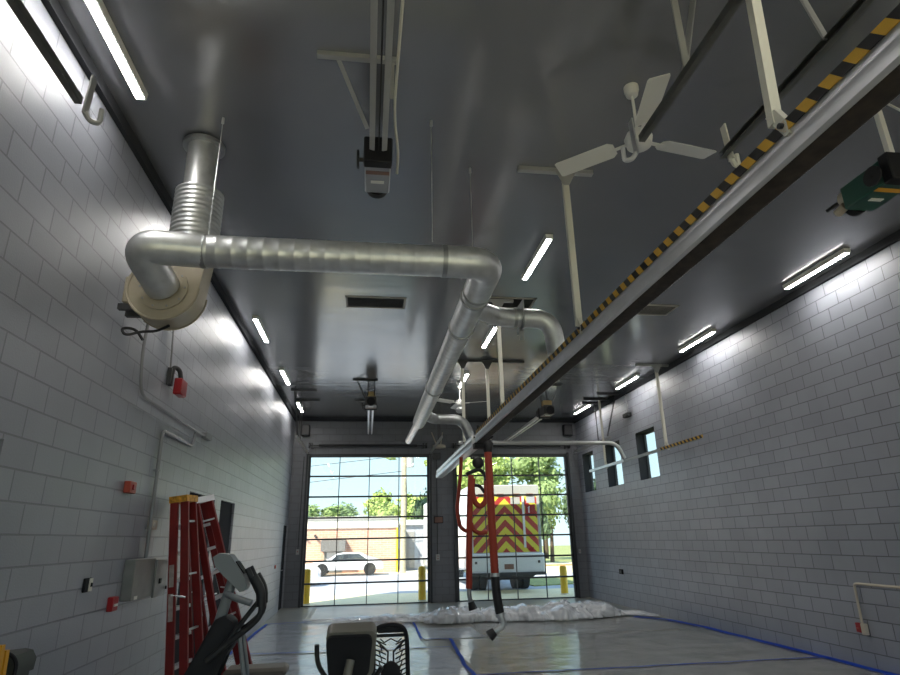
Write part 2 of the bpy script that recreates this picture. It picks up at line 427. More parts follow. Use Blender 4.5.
cp(-1.95, 16.08, 'strip light at the far end of the left wall beside the door opener track')
cp(2.2, 6.42, 'strip light mid ceiling left of the post with the grey crossbar')
cp(2.2, 9.68, 'strip light in the middle of the ceiling behind the branching ducts')
cp(2.2, 12.9, 'strip light mid ceiling mostly hidden by the downward duct')
cp(6.37, 6.40, 'strip light over the right wall, the nearest and largest of its row')
cp(6.35, 9.65, 'second strip light over the right wall, between the ceiling grille and the wall')
cp(6.30, 12.85, 'third strip light over the right wall, beside the post of the small wall rail')
cp(6.28, 16.05, 'strip light over the right wall nearest to the far corner')

# ------------------------------------------------------------------ blower, ducts
bl = thing('duct_blower', 'beige scroll blower mounted high on the left wall under the ribbed duct', 'blower', (-1.72, 4.9, 3.80))
cx, cz = -1.745, 3.79; bm = B(); poly = []
for k in range(0, 24):
    a = math.radians(-10 * k); rr = .285; poly.append((cx + rr * math.cos(a), cz + rr * math.sin(a)))
poly += [(-1.83, 4.28), (-1.41, 4.28)]
prism(bm, poly, 'y', 4.82, 5.06); link('scroll_housing', bm, 'beige_steel', bl)
bm = B(); tube(bm, [Vector((u, 4.815, v)) for u, v in poly[:24]], .012, 6); tube(bm, [Vector((u, 5.065, v)) for u, v in poly[:24]], .012, 6)
link('housing_rim', bm, 'beige_steel', bl)
bm = B(); tube(bm, [(cx, 4.82, cz), (cx, 4.80, cz)], [.20, .20], 28); link('inlet_ring', bm, 'beige_steel', bl)
bm = B()
for k in range(10):
    a = k * PI / 5; disc(bm, (cx + .178 * math.cos(a), 4.792, cz + .178 * math.sin(a)), .009, .01, 'y', 6)
link('ring_bolts', bm, 'galvanized_dull', bl)
link('wall_bracket', bx(-2.10, -1.92, 4.92, 5.2, 3.69, 3.93, .01), 'beige_steel', bl)
link('motor', tube(B(), [(cx, 5.06, cz), (cx, 5.09, cz), (cx, 5.35, cz), (cx, 5.38, cz)], [.09, .13, .13, .10], 20), 'dark_steel', bl)
link('bracket_arm', bar(bar(B(), (-2.13, 5.13, 3.66), (-1.85, 5.13, 3.66), .05), (-2.13, 4.96, 3.66), (-1.85, 4.96, 3.66), .05), 'dark_steel', bl)
link('power_cable', tb(fil([(-1.70, 4.95, 3.50), (-1.82, 5.0, 3.46), (-1.93, 5.0, 3.46), (-2.04, 4.95, 3.40), (-2.10, 5.0, 3.49), (-2.0, 5.05, 3.50), (-1.93, 5.05, 3.40)], .06), .012, 8), 'black_rubber', bl)

rd = thing('ribbed_duct', 'short wide ribbed duct rising from the blower to a narrow pipe and ceiling collar', 'duct', (-1.61, 5.0, 4.28))
pts, rr = [], []
for k in range(12):
    z = 4.28 + k * .046
    for dz, e_ in ((0, 0), (.012, .014), (.026, .014), (.038, 0)): pts.append((-1.61, 5.0, z + dz)); rr.append(.198 + e_)
link('ribbed_sleeve', tb(pts, rr, 28), 'galvanized', rd)
link('narrow_pipe', tb([(-1.62, 5.0, 4.82), (-1.64, 5.03, ZC - .02)], .142, 24), 'galvanized', rd)
bm = B(); tube(bm, [(-1.64, 5.03, ZC - .05), (-1.64, 5.03, ZC - .015)], [.19, .19], 28); link('ceiling_collar', bm, 'galvanized_dull', rd)

ZD = 4.01; XD = 1.0; YD = 4.55
md = thing('exhaust_duct', 'long silver spiral duct running from the blower across and down the bay', 'duct', (0, YD, ZD))
el = fil([(cx, 4.80, cz), (cx - .04, YD - .02, ZD - .02), (-1.36, YD, ZD)], .5, 12)
link('inlet_elbow', tb([(cx, 4.80, cz), (cx - .01, 4.70, cz + .03)] + [(p.x, p.y, p.z) for p in fil([(cx - .01, 4.70, cz + .03), (cx - .10, 4.44, ZD - .03), (-1.36, YD, ZD)], .5, 14)][1:], .138, 28), 'galvanized', md)
p_, r_ = ridged((-1.37, YD, ZD), (.60, YD, ZD), .134); link('cross_duct', tb(p_, r_, 28), 'galvanized', md)
link('duct_elbow', tb(fil([(.60, YD, ZD), (XD, YD, ZD), (XD, 5.15, ZD)], .42, 14), .139, 28), 'galvanized', md)
link('wye_fitting', tube(tb([(XD, 5.15, ZD), (XD, 6.2, ZD)], .134, 28), [(XD + .04, 5.6, ZD), (XD + .28, 5.78, ZD)], .10, 20), 'galvanized', md)
bm = B()
for yy in (5.16, 5.30, 6.2, 9.0): tube(bm, [(XD, yy - .02, ZD), (XD, yy + .02, ZD)], .145, 28)
tube(bm, [(.58, YD, ZD), (.62, YD, ZD)], .142, 28); tube(bm, [(-1.39, YD, ZD), (-1.35, YD, ZD)], .142, 28)
link('joint_band', bm, 'galvanized_dull', md)
p_, r_ = ridged((XD, 6.2, ZD), (XD, 11.7, ZD), .131); link('straight_duct', tb(p_, r_, 28), 'galvanized', md)
link('end_reducer', tb([(XD, 11.7, ZD), (XD, 12.0, ZD), (XD - .02, 12.15, ZD)], [.131, .125, .08], 24), 'galvanized', md)
link('thin_end_pipe', tb([(XD - .02, 12.15, ZD), (XD - .06, 14.3, ZD)], .078, 20), 'aluminium_bright', md)
b1 = thing('branch_duct', 'silver branch duct turning down onto the striped hose rail', 'duct', (1.9, 5.85, 3.62))
link('branch_pipe', tb([(XD + .25, 5.78, ZD)] + fil([(XD + .27, 5.79, ZD), (XD + .45, 5.85, ZD), (1.94, 5.85, ZD), (1.99, 5.87, 3.625)], [.2, .34], 12), .104, 24), 'galvanized', b1)
bm = B()
for xx in (1.30, 1.52): tube(bm, [(xx, 5.845, ZD), (xx + .03, 5.845, ZD)], .112, 24)
link('joint_band', bm, 'galvanized_dull', b1)
link('blast_gate', bar(bx(1.595, 1.61, 5.70, 6.0, 3.86, 4.17), (1.602, 5.85, 3.9), (1.602, 5.85, 3.76), .05, .012), 'galvanized_dull', b1)
b2 = thing('branch_duct', 'smaller far branch duct curving down onto the pale end of the rail', 'duct', (1.9, 11.85, 3.62))
link('branch_pipe', tb(fil([(XD + .1, 11.2, ZD), (XD + .25, 11.55, ZD), (1.86, 11.6, ZD), (2.02, 11.65, 3.63)], [.15, .4], 12), .10, 24), 'galvanized_dull', b2)
for i, (x, y, z, lab) in enumerate(((.491, 4.45, ZD + .13, 'thin wire hanger holding the cross duct'), (.966, 5.134, ZD + .13, 'thin wire hanger behind the duct elbow'), (-1.378, 4.62, ZD + .13, 'thin rod hanger beside the ribbed duct'))):
    h = thing('wire_hanger', lab, 'hanger', (x, y, ZC), 'hangers of the exhaust duct')
    link('wire', tb([(x, y, z), (x, y, ZC - .02)], '' or .004, 6), 'galvanized', h)
    link('anchor', tb([(x, y, ZC - .06), (x, y, ZC)], .013, 8), 'galvanized', h)

# ------------------------------------------------------------------ hose rail with hazard tape
def rail_profile(x, z, w=.16, h=.2):
    return [(x, z), (x, z - .055), (x + .012, z - .07), (x + .012, z - .10), (x - .012, z - .118), (x - .016, z - .15), (x - .010, z - h + .01), (x + .008, z - h),
            (x + w - .008, z - h), (x + w + .01, z - h + .01), (x + w + .01, z - .13), (x + w, z - .11), (x + w, z)]
rl = thing('hose_rail', 'long aluminium exhaust hose rail with yellow and black hazard tape along its upper edge', 'rail', (1.94, -2, 3.62))
link('rail_beam', prism(B(), rail_profile(1.94, 3.62), 'y', -2.6, 10.72), 'aluminium', rl)
link('hazard_stripe', bx(1.935, 1.9395, -2.6, 10.7, 3.558, 3.622), 'hazard_tape', rl)
bm = B(); prism(bm, [(1.957, 3.419), (1.985, 3.404), (2.025, 3.412), (2.065, 3.404), (2.095, 3.419)], 'y', -2.6, 10.70)
link('rubber_seal', bm, 'brown_seal', rl)
r2 = thing('hose_rail', 'bright pale end section of the hose rail pointing at the far wall', 'rail', (1.94, 11.15, 3.60))
link('rail_beam', prism(B(), rail_profile(1.93, 3.60, .17, .21), 'y', 11.05, 17.1), 'aluminium_bright', r2)  # brighter metal colour stands in for outside light on this end
link('end_cap', bx(1.925, 2.105, 11.03, 11.05, 3.385, 3.605, .004), 'aluminium_bright', r2)
bm = B(); disc(bm, (1.975, 11.015, 3.56), .016, .02, 'y', 10); disc(bm, (2.06, 11.015, 3.50), .022, .02, 'y', 10); disc(bm, (1.975, 11.015, 3.43), .014, .02, 'y', 10)
link('end_holes', bm, 'black_rubber', r2)
link('centre_lip', bx(1.914, 1.93, 11.05, 17.1, 3.50, 3.515), 'aluminium', r2)

def ceiling_post(label, x, y, zb, w=.06, cross=None, cy=None, m_='bar_grey', foot=True, plate=True, m2='cream_paint', lean=0):
    p = thing('ceiling_post', label, 'post', (x, y, ZC), 'posts carrying the exhaust rails')
    link('post_tube', bar(B(), (x, y, zb + .05), (x + lean, y, ZC - .02), w, w * .8, (0, 1, 0)), m2, p)
    if cross: link('cross_channel', prism(B(), [(y - .03, ZC - .045), (y - .03, ZC), (y + .03, ZC), (y + .03, ZC - .045)], 'x', *cross), m_, p)
    if plate:
        link('gusset_plate', prism(B(), [(x - .11, ZC - .045), (x + .11, ZC - .045), (x + .03, ZC - .2), (x - .03, ZC - .2)], 'y', y - .035, y - .028), m_, p)
    if foot:
        link('foot_bracket', prism(B(), [(y + .035, zb + .12), (y - .035, zb + .12), (y - .09, zb + .01), (y - .09, zb - .06), (y - .06, zb - .06)], 'x', x - .02, x + .02), m2, p)
        link('clamp_bolt', tb([(x - .04, y - .06, zb), (x - .02, y - .06, zb)], .014, 8), 'dark_steel', p)
    return p
ceiling_post('cream square post next to the hazard tape, nearest to the camera', 1.955, 2.18, 3.60, .055, lean=.09, plate=False)
ceiling_post('post with a grey ceiling crossbar beside the near ceiling fan', 1.955, 5.065, 3.60, .06, (1.46, 2.26))
ceiling_post('post in front of the bright middle strip light behind the branch duct', 1.99, 8.6, 3.60, .06, (1.75, 2.25))
ceiling_post('far post on the long crossbar, close beside the downward duct', 1.94, 12.0, 3.60, .06, (1.79, 3.30), m_='dark_steel')
ceiling_post('far post on the long crossbar, at its middle', 2.475, 12.0, 3.62, .06, None, m_='dark_steel', foot=False)
ceiling_post('post of the small striped rail close to the right wall', 6.36, 12.05, 3.52, .06, (5.88, 6.66), m_='bar_grey')
ceiling_post('last post of the small rail near the right far windows', 6.36, 15.5, 3.52, .05, (5.9, 6.66), m_='dark_steel', plate=False)

r3 = thing('hose_rail', 'small hose rail near the right wall, its near end wrapped in striped tape', 'rail', (6.33, 10.6, 3.5))
link('rail_beam', prism(B(), rail_profile(6.31, 3.56, .09, .10) if 0 else [(6.31, 3.54), (6.31, 3.485), (6.38, 3.485), (6.38, 3.54)], 'y', 10.66, 16.6), 'bar_grey', r3)
link('hazard_stripe', bx(6.304, 6.309, 10.5, 12.25, 3.485, 3.545), 'hazard_tape', r3)
link('pale_sleeve', bx(6.295, 6.304, 14.2, 16.6, 3.48, 3.545), 'aluminium_bright', r3)
cpipe = thing('cross_pipe', 'pale pipe crossing the bay above the right overhead door', 'pipe', (4.4, 14.2, 3.95))
link('pipe_run', tb(fil([(2.15, 14.2, 3.95), (6.16, 14.2, 3.95), (6.34, 14.2, 3.56)], .26, 10), .052, 14), 'bar_grey', cpipe)

# ------------------------------------------------------------------ hanging hoses
hz = thing('exhaust_hose', 'thick orange exhaust hose hanging from the rail with black end and nozzle', 'hose', (2.05, 10.88, 3.4))
y = 10.88
link('trolley', bar(bx(1.93, 2.12, 10.78, 10.98, 3.33, 3.43, .01), (2.02, 10.88, 3.62), (2.02, 10.88, 3.76), .04), 'black_plastic', hz)
link('hose_swivel', tb([(2.17, y, 3.46), (2.2, y, 3.40), (2.2, y, 3.26)], [.09, .11, .08], 16), 'black_rubber', hz)
link('trolley_arm', bar(bar(B(), (2.06, y, 3.40), (2.24, y, 3.50), .05), (2.3, y, 3.56), (2.1, y, 3.4), .04), 'black_plastic', hz)
P0 = [(2.195, y, 3.28), (2.205, y, 2.9), (2.215, y, 2.05), (2.235, y, 1.15)]
pts, rr = [], []
for i in range(3):
    a, c = Vector(P0[i]), Vector(P0[i + 1]); n_ = int((c - a).length / .035)
    for k in range(n_): pts += [a.lerp(c, k / n_)]; rr += [.074 if k % 2 else .069]
pts.append(Vector(P0[3])); rr.append(.072)
link('orange_hose', tb(pts, rr, 16), 'hose_orange', hz)
link('hose_clamp', tb([(2.235, y, 1.17), (2.235, y, 1.11)], .08, 16), 'galvanized', hz)
link('black_hose', tb(fil([(2.235, y, 1.13), (2.245, y, .9), (2.265, y, .7), (2.30, y, .50)], .2), .078, 16), 'black_rubber', hz)
link('nozzle_elbow', tb(fil([(2.30, y, .50), (2.36, y, .34), (2.18, y, .24)], .14), .06, 16), 'galvanized', hz)
link('nozzle_mouth', tb([(2.19, y, .245), (2.09, y, .175)], [.07, .095], 16), 'black_rubber', hz)
link('elbow_clamp', tb([(2.29, y, .53), (2.305, y, .48)], .084, 16), 'galvanized', hz)

y = 12.6
h2 = thing('exhaust_hose', 'thinner orange hose behind, looped and hanging in strands to a black nozzle', 'hose', (2.05, y, 3.35))
link('balancer', tube(ball(B(), (2.32, y, 3.28), .13, (1, .6, 1)), [(2.16, y, 3.38), (2.32, y, 3.38)], .03, 8), 'black_rubber', h2)
link('outer_strand', tb(fil([(1.96, y, 3.40), (1.93, y, 3.0), (1.84, y, 2.31), (1.90, y, 1.97), (2.02, y, 1.89), (2.11, y, 1.91)], .12), .04, 12), 'hose_orange', h2)
link('centre_strand', tb(fil([(2.16, y, 3.02), (2.12, y, 2.5), (2.08, y, 1.72), (2.05, y, .80)], .3), .064, 14), 'hose_orange', h2)
link('hose_loop', tb(fil([(2.20, y, 2.95), (2.17, y, 2.73), (2.21, y, 2.47), (2.33, y, 2.36), (2.46, y, 2.47), (2.49, y, 2.9)], .14), .055, 14), 'hose_orange', h2)
link('black_arch', tb(fil([(2.06, y, 3.03), (2.13, y, 3.07), (2.34, y, 3.15), (2.48, y, 3.02), (2.50, y, 2.80)], .12), .042, 12), 'black_rubber', h2)
link('lower_arch', tb(fil([(2.22, y, 2.81), (2.34, y, 2.80), (2.44, y, 2.66)], .1), .035, 12), 'black_rubber', h2)
link('bottom_bend', tb(fil([(2.13, y, 2.05), (2.16, y, 1.93), (2.28, y, 1.84), (2.46, y, 1.87)], .1), .045, 12), 'hose_orange', h2)
link('pipe_end', tb(fil([(2.05, y, .82), (2.05, y, .66), (2.09, y, .52)], .1), .045, 12), 'galvanized_dull', h2)
link('nozzle_mouth', tb([(2.08, y, .56), (2.12, y, .42)], [.06, .09], 14), 'black_rubber', h2)

# ------------------------------------------------------------------ ceiling fans
def ceiling_fan(label, x, y, zh, angs, R_=.72, name='ceiling_fan'):
    f = thing(name, label, 'fan', (x, y, ZC), 'white ceiling fans')
    link('canopy', tb([(x, y, ZC), (x, y, ZC - .04), (x, y, ZC - .09), (x, y, ZC - .10)], [.062, .062, .048, .018], 20), 'white_paint', f)
    link('downrod', tb([(x, y, ZC - .09), (x, y, zh + .08)], .013, 10), 'white_paint', f)
    link('motor_hub', tb([(x, y, zh + .09), (x, y, zh + .07), (x, y, zh + .02), (x, y, zh - .05), (x, y, zh - .07)], [.03, .09, .115, .10, .05], 24), 'white_paint', f)
    for a in angs:
        a = math.radians(a); d = Vector((math.cos(a), math.sin(a), 0)); n_ = Vector((-d.y, d.x, 0)); c = Vector((x, y, zh))
        link('blade_arm', bar(B(), c + d * .08, c + d * .24 + Vector((0, 0, -.005)), .035, .008), 'white_paint', f)
        bm = B(); vs = []
        for s_, w in ((.20, .05), (.24, .082), (R_ - .02, .084), (R_, .074)):
            for sg in (-1, 1): vs.append([bm.verts.new(c + d * s_ + n_ * sg * w + Vector((0, 0, sg * w * .22 + dz))) for dz in (0, .007)])
        for i in range(3):
            A0, A1, C0, C1 = vs[2 * i], vs[2 * i + 1], vs[2 * i + 2], vs[2 * i + 3]
            for k in (0, 1): bm.faces.new((A0[k], A1[k], C1[k], C0[k]))
            bm.faces.new((A0[0], A0[1], C0[1], C0[0])); bm.faces.new((A1[0], A1[1], C1[1], C1[0]))
        bm.faces.new((vs[0][0], vs[0][1], vs[1][1], vs[1][0])); bm.faces.new((vs[6][0], vs[6][1], vs[7][1], vs[7][0]))
        link('fan_blade', bm, 'white_paint', f)
    return f
ceiling_fan('white three blade ceiling fan near the camera, beside the dark door track', 2.15, 3.84, 4.84, (-103, 10, 138))
f2 = ceiling_fan('far white ceiling fan seen between the duct and the far posts', 2.16, 13.9, 4.86, (-150, -20, 95), .68)
link('hub_underside', ball(B(), (2.16, 13.9, 4.70), .11, (1, 1, .8)), 'bar_grey', f2)  # grey bottom of the hub motor, not a lamp

# ------------------------------------------------------------------ overhead door operators
def operator(label, x, ym, z, y_to, body, body2, m_rail, w=.25, s_=1):
    """motor head at ym, rail runs towards y_to; s_=1: the face looks to +y"""
    o = thing('door_opener', label, 'door opener', (x, ym, z), 'overhead door openers')
    dr = 1 if y_to > ym else -1
    for sx_ in (-1, 1):
        link('rail_channel', prism(B(), [(x + sx_ * .03, z + .02), (x + sx_ * .03, z - .06), (x + sx_ * .045, z - .06), (x + sx_ * .075, z - .05), (x + sx_ * .075, z + .02)], 'y', ym + dr * .12, y_to), m_rail, o)
    link('drive_chain', tb([(x + .004, ym + dr * .1, z - .045), (x + .004, y_to, z - .045)], .006, 6), 'black_rubber', o)
    link('motor_case', bx(x - w / 2, x + w / 2, ym - .05, ym + .05, z - .12, z + .14, .01), 'black_plastic', o)
    a, c = sorted((ym - dr * .05, ym - dr * .48))
    link('control_box', bx(x - w / 2 + .01, x + w / 2 - .01, a, c, z - .10, z + .12, .012), body, o)
    bm = bx(x - w / 2 + .02, x + w / 2 - .02, *sorted((ym - dr * .12, ym - dr * .17)), z - .104, z - .099); link('warning_label', bm, body2, o)
    link('name_plate', bx(x - .06, x + .06, *sorted((ym - dr * .27, ym - dr * .31)), z - .105, z - .099), 'label_white', o)
    link('drum_cover', disc(B(), (x, ym - dr * .47, z - .02), .10, -dr * .07, 'y', 20), 'black_plastic', o)
    link('chain_wheel', tube(disc(B(), (x - w / 2 - .06, ym - dr * .08, z - .02), .085, .02, 'x', 20), [(x - w / 2 - .06, ym - dr * .08, z - .02), (x - w / 2, ym - dr * .08, z - .02)], .02, 8), 'black_rubber', o)
    return o
op1 = operator('door opener hanging over the bay on a long rail, nearest the camera', .015, 4.42, 4.97, -2.9, 'motor_grey', 'brown_label', 'bar_grey')
link('side_arm', bar(bar(B(), (-.48, 3.75, ZC - .02), (.15, 3.75, ZC - .02), .045), (-.32, 3.76, ZC - .03), (-.08, 4.2, 5.05), .035, .008), 'bar_grey', op1)
link('hanger_strap', bar(bar(B(), (-.03, 3.75, ZC - .02), (-.03, 3.75, 4.99), .03, .006), (.11, 3.75, ZC - .02), (.11, 3.75, 4.99), .03, .006), 'bar_grey', op1)
link('cable', tb(fil([(.14, -2.0, 4.99), (.135, 1.0, 4.985), (.145, 2.6, 5.0), (.13, 3.9, 4.98), (.19, 4.35, 4.93), (.19, 4.6, 4.9)], .3), .011, 8), 'cream_paint', op1)
op2 = operator('green door opener at the right edge under white struts', 4.30, 3.62, 4.56, -2.9, 'motor_green', 'stair_yellow', 'bar_grey', .3)
link('ceiling_strut', bar(bar(bar(B(), (4.22, 3.60, ZC), (4.22, 3.60, 4.68), .045), (4.42, 3.30, ZC), (4.40, 3.30, 4.68), .05), (4.22, 3.60, ZC - .1), (4.42, 3.3, 4.68), .045, .01), 'white_paint', op2)
link('front_coil', tube(disc(B(), (4.28, 4.1, 4.60), .10, .07, 'y', 18), [(4.20, 4.12, 4.52), (4.2, 4.22, 4.50)], .04, 10), 'beige_steel', op2)
link('brake_lever', bar(B(), (4.16, 4.15, 4.56), (4.10, 4.23, 4.52), .03, .02), 'black_rubber', op2)
op3 = operator('far door opener above the left overhead door with twin rails to the header', .02, 14.55, 4.93, D - .1, 'dark_steel', 'brown_label', 'aluminium_bright', .3)
bm = B()
for yy in (13.74, 15.96): bar(bm, (-.42, yy, ZC - .02), (.17, yy, ZC - .02), .04)
for xx in (-.06, .10):
    bar(bm, (xx, 13.74, ZC), (xx, 14.3, 5.05), .025); 
bar(bm, (-.32, 13.74, ZC - .03), (-.08, 14.4, 5.0), .025); bar(bm, (-.32, 15.96, ZC - .03), (-.06, 15.96, 4.97), .025)
link('ceiling_strut', bm, 'dark_steel', op3)
link('gear_case', bx(-.07, .12, 14.2, 14.4, 5.0, 5.2, .01), 'brass', op3)
op4 = operator('far door opener in front of the right overhead door, rail sloping past the hose rail', 4.25, 13.9, 4.62, D - .1, 'dark_steel', 'brown_label', 'aluminium', .28)
bm = B(); bar(bm, (4.2, 13.95, ZC - .02), (4.78, 13.95, ZC - .02), .04)
for xx in (4.18, 4.34): bar(bm, (xx, 13.95, ZC), (xx, 13.8, 4.75), .028)
bar(bm, (4.7, 13.95, ZC), (4.4, 13.8, 4.75), .02)
link('ceiling_strut', bm, 'dark_steel', op4)
link('gear_case', bx(4.15, 4.36, 13.55, 13.72, 4.72, 4.88, .01), 'brass', op4)

# near horizontal door tracks (doors behind the camera)
def track(label, x, z, y0, y1, m_='track_steel', sgn=1):
    t_ = thing('door_track', label, 'track', (x, y1, z), 'horizontal tracks of the overhead doors')
    pr = [(x - .022, z + .028), (x - .022, z - .028), (x + .022, z - .028), (x + .022, z - .021), (x - .015, z - .021), (x - .015, z + .021), (x + .022, z + .021), (x + .022, z + .028)]
    if sgn < 0: pr = [(2 * x - u, v) for u, v in pr]
    link('track_channel', prism(B(), pr, 'y', y0, y1), m_, t_)
    return t_
def endhook(t_, x, y, z, m_='cream_paint', flip=1):
    link('end_hanger', bar(B(), (x, y, z + .22), (x, y - .02, z - .10), .012, .06, (0, 1, 0)), m_, t_)
    link('spring_bumper', tb(fil([(x, y - .02, z - .08), (x + .03 * flip, y + .0, z - .13), (x + .08 * flip, y + .02, z - .13), (x + .08 * flip, y + .02, z - .02)], .04), .018, 8), m_, t_)
t1 = track('dark overhead door track passing just right of the near ceiling fan', 1.94, 4.52, -3.0, 3.42)
endhook(t1, 1.90, 3.47, 4.50, 'aluminium', -1)
bm = B(); bar(bm, (1.95, 2.77, 4.56), (1.95, 2.77, ZC), .045, .012); bar(bm, (1.95, 2.80, 4.56), (2.22, 2.93, ZC), .045, .012); bar(bm, (1.95, .9, 4.56), (1.95, .9, ZC), .045, .012)
link('angle_strut', bm, 'bar_grey', t1)
t2 = track('grey overhead door track between the cream post and the hazard rail', 2.62, 4.48, -3.0, 3.50, 'track_steel', -1)
endhook(t2, 2.64, 3.45, 4.50, 'cream_paint')
bm = B(); bar(bm, (2.62, 2.4, 4.5), (2.45, 2.45, ZC), .04, .012); bar(bm, (2.62, .9, 4.56), (2.62, .9, ZC), .045, .012)
link('angle_strut', bm, 'bar_grey', t2)
t3 = track('brown overhead door track high along the left wall at the top corner', -1.93, 4.50, -3.0, 3.42, 'track_steel', -1)
endhook(t3, -1.90, 3.48, 4.52, 'bar_grey')
bm = bx(-2.24, -1.93, 1.9, 2.6, 4.54, 4.56); bar(bm, (-1.93, 1.2, 4.55), (-1.93, 1.2, ZC), .045, .012); bar(bm, (-1.93, 2.25, 4.55), (-2.2, 2.25, 4.58), .5, .012)
link('angle_strut', bm, 'brown_seal', t3)
t4 = track('overhead door track beside the green opener, outside to the right', 6.05, 4.48, -3.0, 3.5)
for lab, x, sg in (('pale far door track descending beside the left wall corner', -1.84, 1), ('far door track on the right side of the left overhead door', 1.90, -1), ('far door track on the left side of the right overhead door', 2.66, 1), ('far door track beside the right wall windows', 6.54, -1)):
    tk = track(lab, x, 4.30, 15.4, D - .12, 'aluminium' if x < 0 else 'galvanized_dull', sg)
    bm = B(); bar(bm, (x, 16.3, 4.34), (x, 16.3, ZC), .03, .01); bar(bm, (x, 15.9, 4.34), (x, 15.9, ZC - .03), .03, .01)
    if x < 0 or x > 6:
        s2 = 1 if x < 0 else -1
        bar(bm, (x - .14 * s2, 14.85, ZC - .02), (x + .5 * s2, 14.85, ZC - .02), .04); bar(bm, (x - .14 * s2, 15.98, ZC - .02), (x + .5 * s2, 15.98, ZC - .02), .04)
        bar(bm, (x - .05 * s2, 14.9, ZC - .03), (x, 15.6, 4.36), .03)
    link('angle_strut', bm, 'dark_steel', tk)
for lab, x0, x1 in (('black torsion shaft above the left overhead door', -1.52, 1.48), ('black torsion shaft above the right overhead door', 2.9, 6.1)):
    s_ = thing('torsion_shaft', lab, 'shaft', (x0, D - .14, 4.52), 'shafts above the overhead doors')
    link('shaft_rod', tb([(x0 - .3, D - .14, 4.52), (x1 + .3, D - .14, 4.52)], .016, 8), 'dark_steel', s_)
    link('spring_coil', tb([(x0, D - .14, 4.52), (x1, D - .14, 4.52)], .036, 12), 'black_rubber', s_)
    link('cable_drum', disc(disc(B(), (x0 - .3, D - .14, 4.52), .09, .05, 'x', 16), (x1 + .26, D - .14, 4.52), .09, .05, 'x', 16), 'dark_steel', s_)
    link('shaft_bracket', box(bx(x0 - .22, x0 - .18, D - .15, D, 4.44, 4.6), x1 + .18, x1 + .22, D - .15, D, 4.44, 4.6), 'dark_steel', s_)

# ------------------------------------------------------------------ ceiling grilles
def grille(label, x0, x1, y0, y1, m_='vent_beige', dark='dark_void'):
    g_ = thing('ceiling_grille', label, 'vent', ((x0 + x1) / 2, (y0 + y1) / 2, ZC), 'air grilles in the ceiling')
    bm = B(); w = .035
    for q in ((x0, x1, y0, y0 + w), (x0, x1, y1 - w, y1), (x0, x0 + w, y0, y1), (x1 - w, x1, y0, y1)): box(bm, *q, ZC - .012, ZC)
    link('grille_frame', bm, m_, g_)
    link('grille_duct', bx(x0 + w, x1 - w, y0 + w, y1 - w, ZC - .003, ZC), dark, g_)
    bm = B(); n_ = int((y1 - y0 - 2 * w) / .05)
    for k in range(1, n_): bar(bm, (x0 + w, y0 + w + k * (y1 - y0 - 2 * w) / n_, ZC - .008), (x1 - w, y0 + w + k * (y1 - y0 - 2 * w) / n_, ZC - .008), .004, .01)
    link('grille_slats', bm, 'dark_steel', g_)
grille('dark wide ceiling grille between the cross duct and the far opener', -.43, .53, 8.66, 9.12)
grille('ceiling grille half hidden behind the branch duct', 1.70, 2.62, 8.50, 8.95)
grille('beige ceiling grille right of the hazard rail', 4.36, 5.1, 8.58, 9.05, 'vent_beige', 'vent_beige')

# ------------------------------------------------------------------ things on the left wall
def onwall(name, label, cat, y0, y1, z0, z1, d, m_, bev=.006, group=None):
    t_ = thing(name, label, cat, (XL, (y0 + y1) / 2, z0), group)
    link('case', bx(XL, XL + d, y0, y1, z0, z1, bev), m_, t_); return t_
pn = onwall('electrical_panel', 'grey open electrical box on the left wall below the vertical conduit', 'electrical box', 6.40, 6.98, 1.25, 1.62, .10, 'panel_grey')
link('panel_door', bx(XL + .095, XL + .115, 6.99, 7.36, 1.23, 1.60, .003, ), 'panel_grey', pn)
bm = B()
for z in (1.29, 1.55): box(bm, XL + .09, XL + .13, 7.35, 7.42, z, z + .03)
box(bm, XL + .116, XL + .13, 7.10, 7.15, 1.36, 1.41)
link('latch', bm, 'black_plastic', pn); link('label_sticker', bx(XL + .10, XL + .103, 6.48, 6.56, 1.255, 1.285), 'label_white', pn)
pu = onwall('fire_alarm_pull', 'small red pull station on the left wall below the electrical box', 'fire alarm', 6.12, 6.25, 1.19, 1.31, .05, 'red_plastic'); link('pull_handle', bx(XL + .05, XL + .06, 6.15, 6.22, 1.23, 1.25), 'label_white', pu)
sw = onwall('light_switch', 'dark light switch with steel plate on the left wall', 'switch', 5.56, 5.69, 1.39, 1.50, .02, 'black_plastic'); link('switch_plate', bx(XL + .02, XL + .026, 5.63, 5.69, 1.395, 1.495), 'cream_paint', sw)
link('toggle', bx(XL + .026, XL + .036, 5.65, 5.67, 1.43, 1.46), 'black_plastic', sw)
ob = onwall('wall_strobe', 'small orange red box high on the left wall beside the conduit', 'alarm', 6.09, 6.25, 2.22, 2.33, .06, 'orange_red'); link('strobe_lens', bx(XL + .06, XL + .075, 6.14, 6.2, 2.25, 2.30, .004), 'red_plastic', ob)
th = onwall('thermostat', 'small beige thermostat beside the vertical conduit', 'thermostat', 6.87, 7.08, 1.90, 2.0, .035, 'conduit_beige'); link('dial', disc(B(), (XL + .035, 6.97, 1.95), .025, .01, 'x', 14), 'white_paint', th)
onwall('outlet', 'tiny red box low on the left wall near the far corner', 'outlet', 16.4, 16.5, 1.12, 1.20, .03, 'orange_red')
c1 = thing('conduit', 'grey conduit running down from the blower then along the left wall', 'conduit', (XL + .03, 6.0, 3.6))
xx = XL + .034
link('pipe_run', tb(fil([(-2.05, 5.35, 3.68), (XL + .04, 5.98, 3.95), (xx, 5.94, 3.6), (xx, 6.05, 3.16), (xx, 8.55, 3.16)], .18), .016, 10), 'conduit_grey', c1)
link('end_box', bx(XL, XL + .07, 8.5, 8.8, 3.13, 3.21, .006), 'conduit_grey', c1)
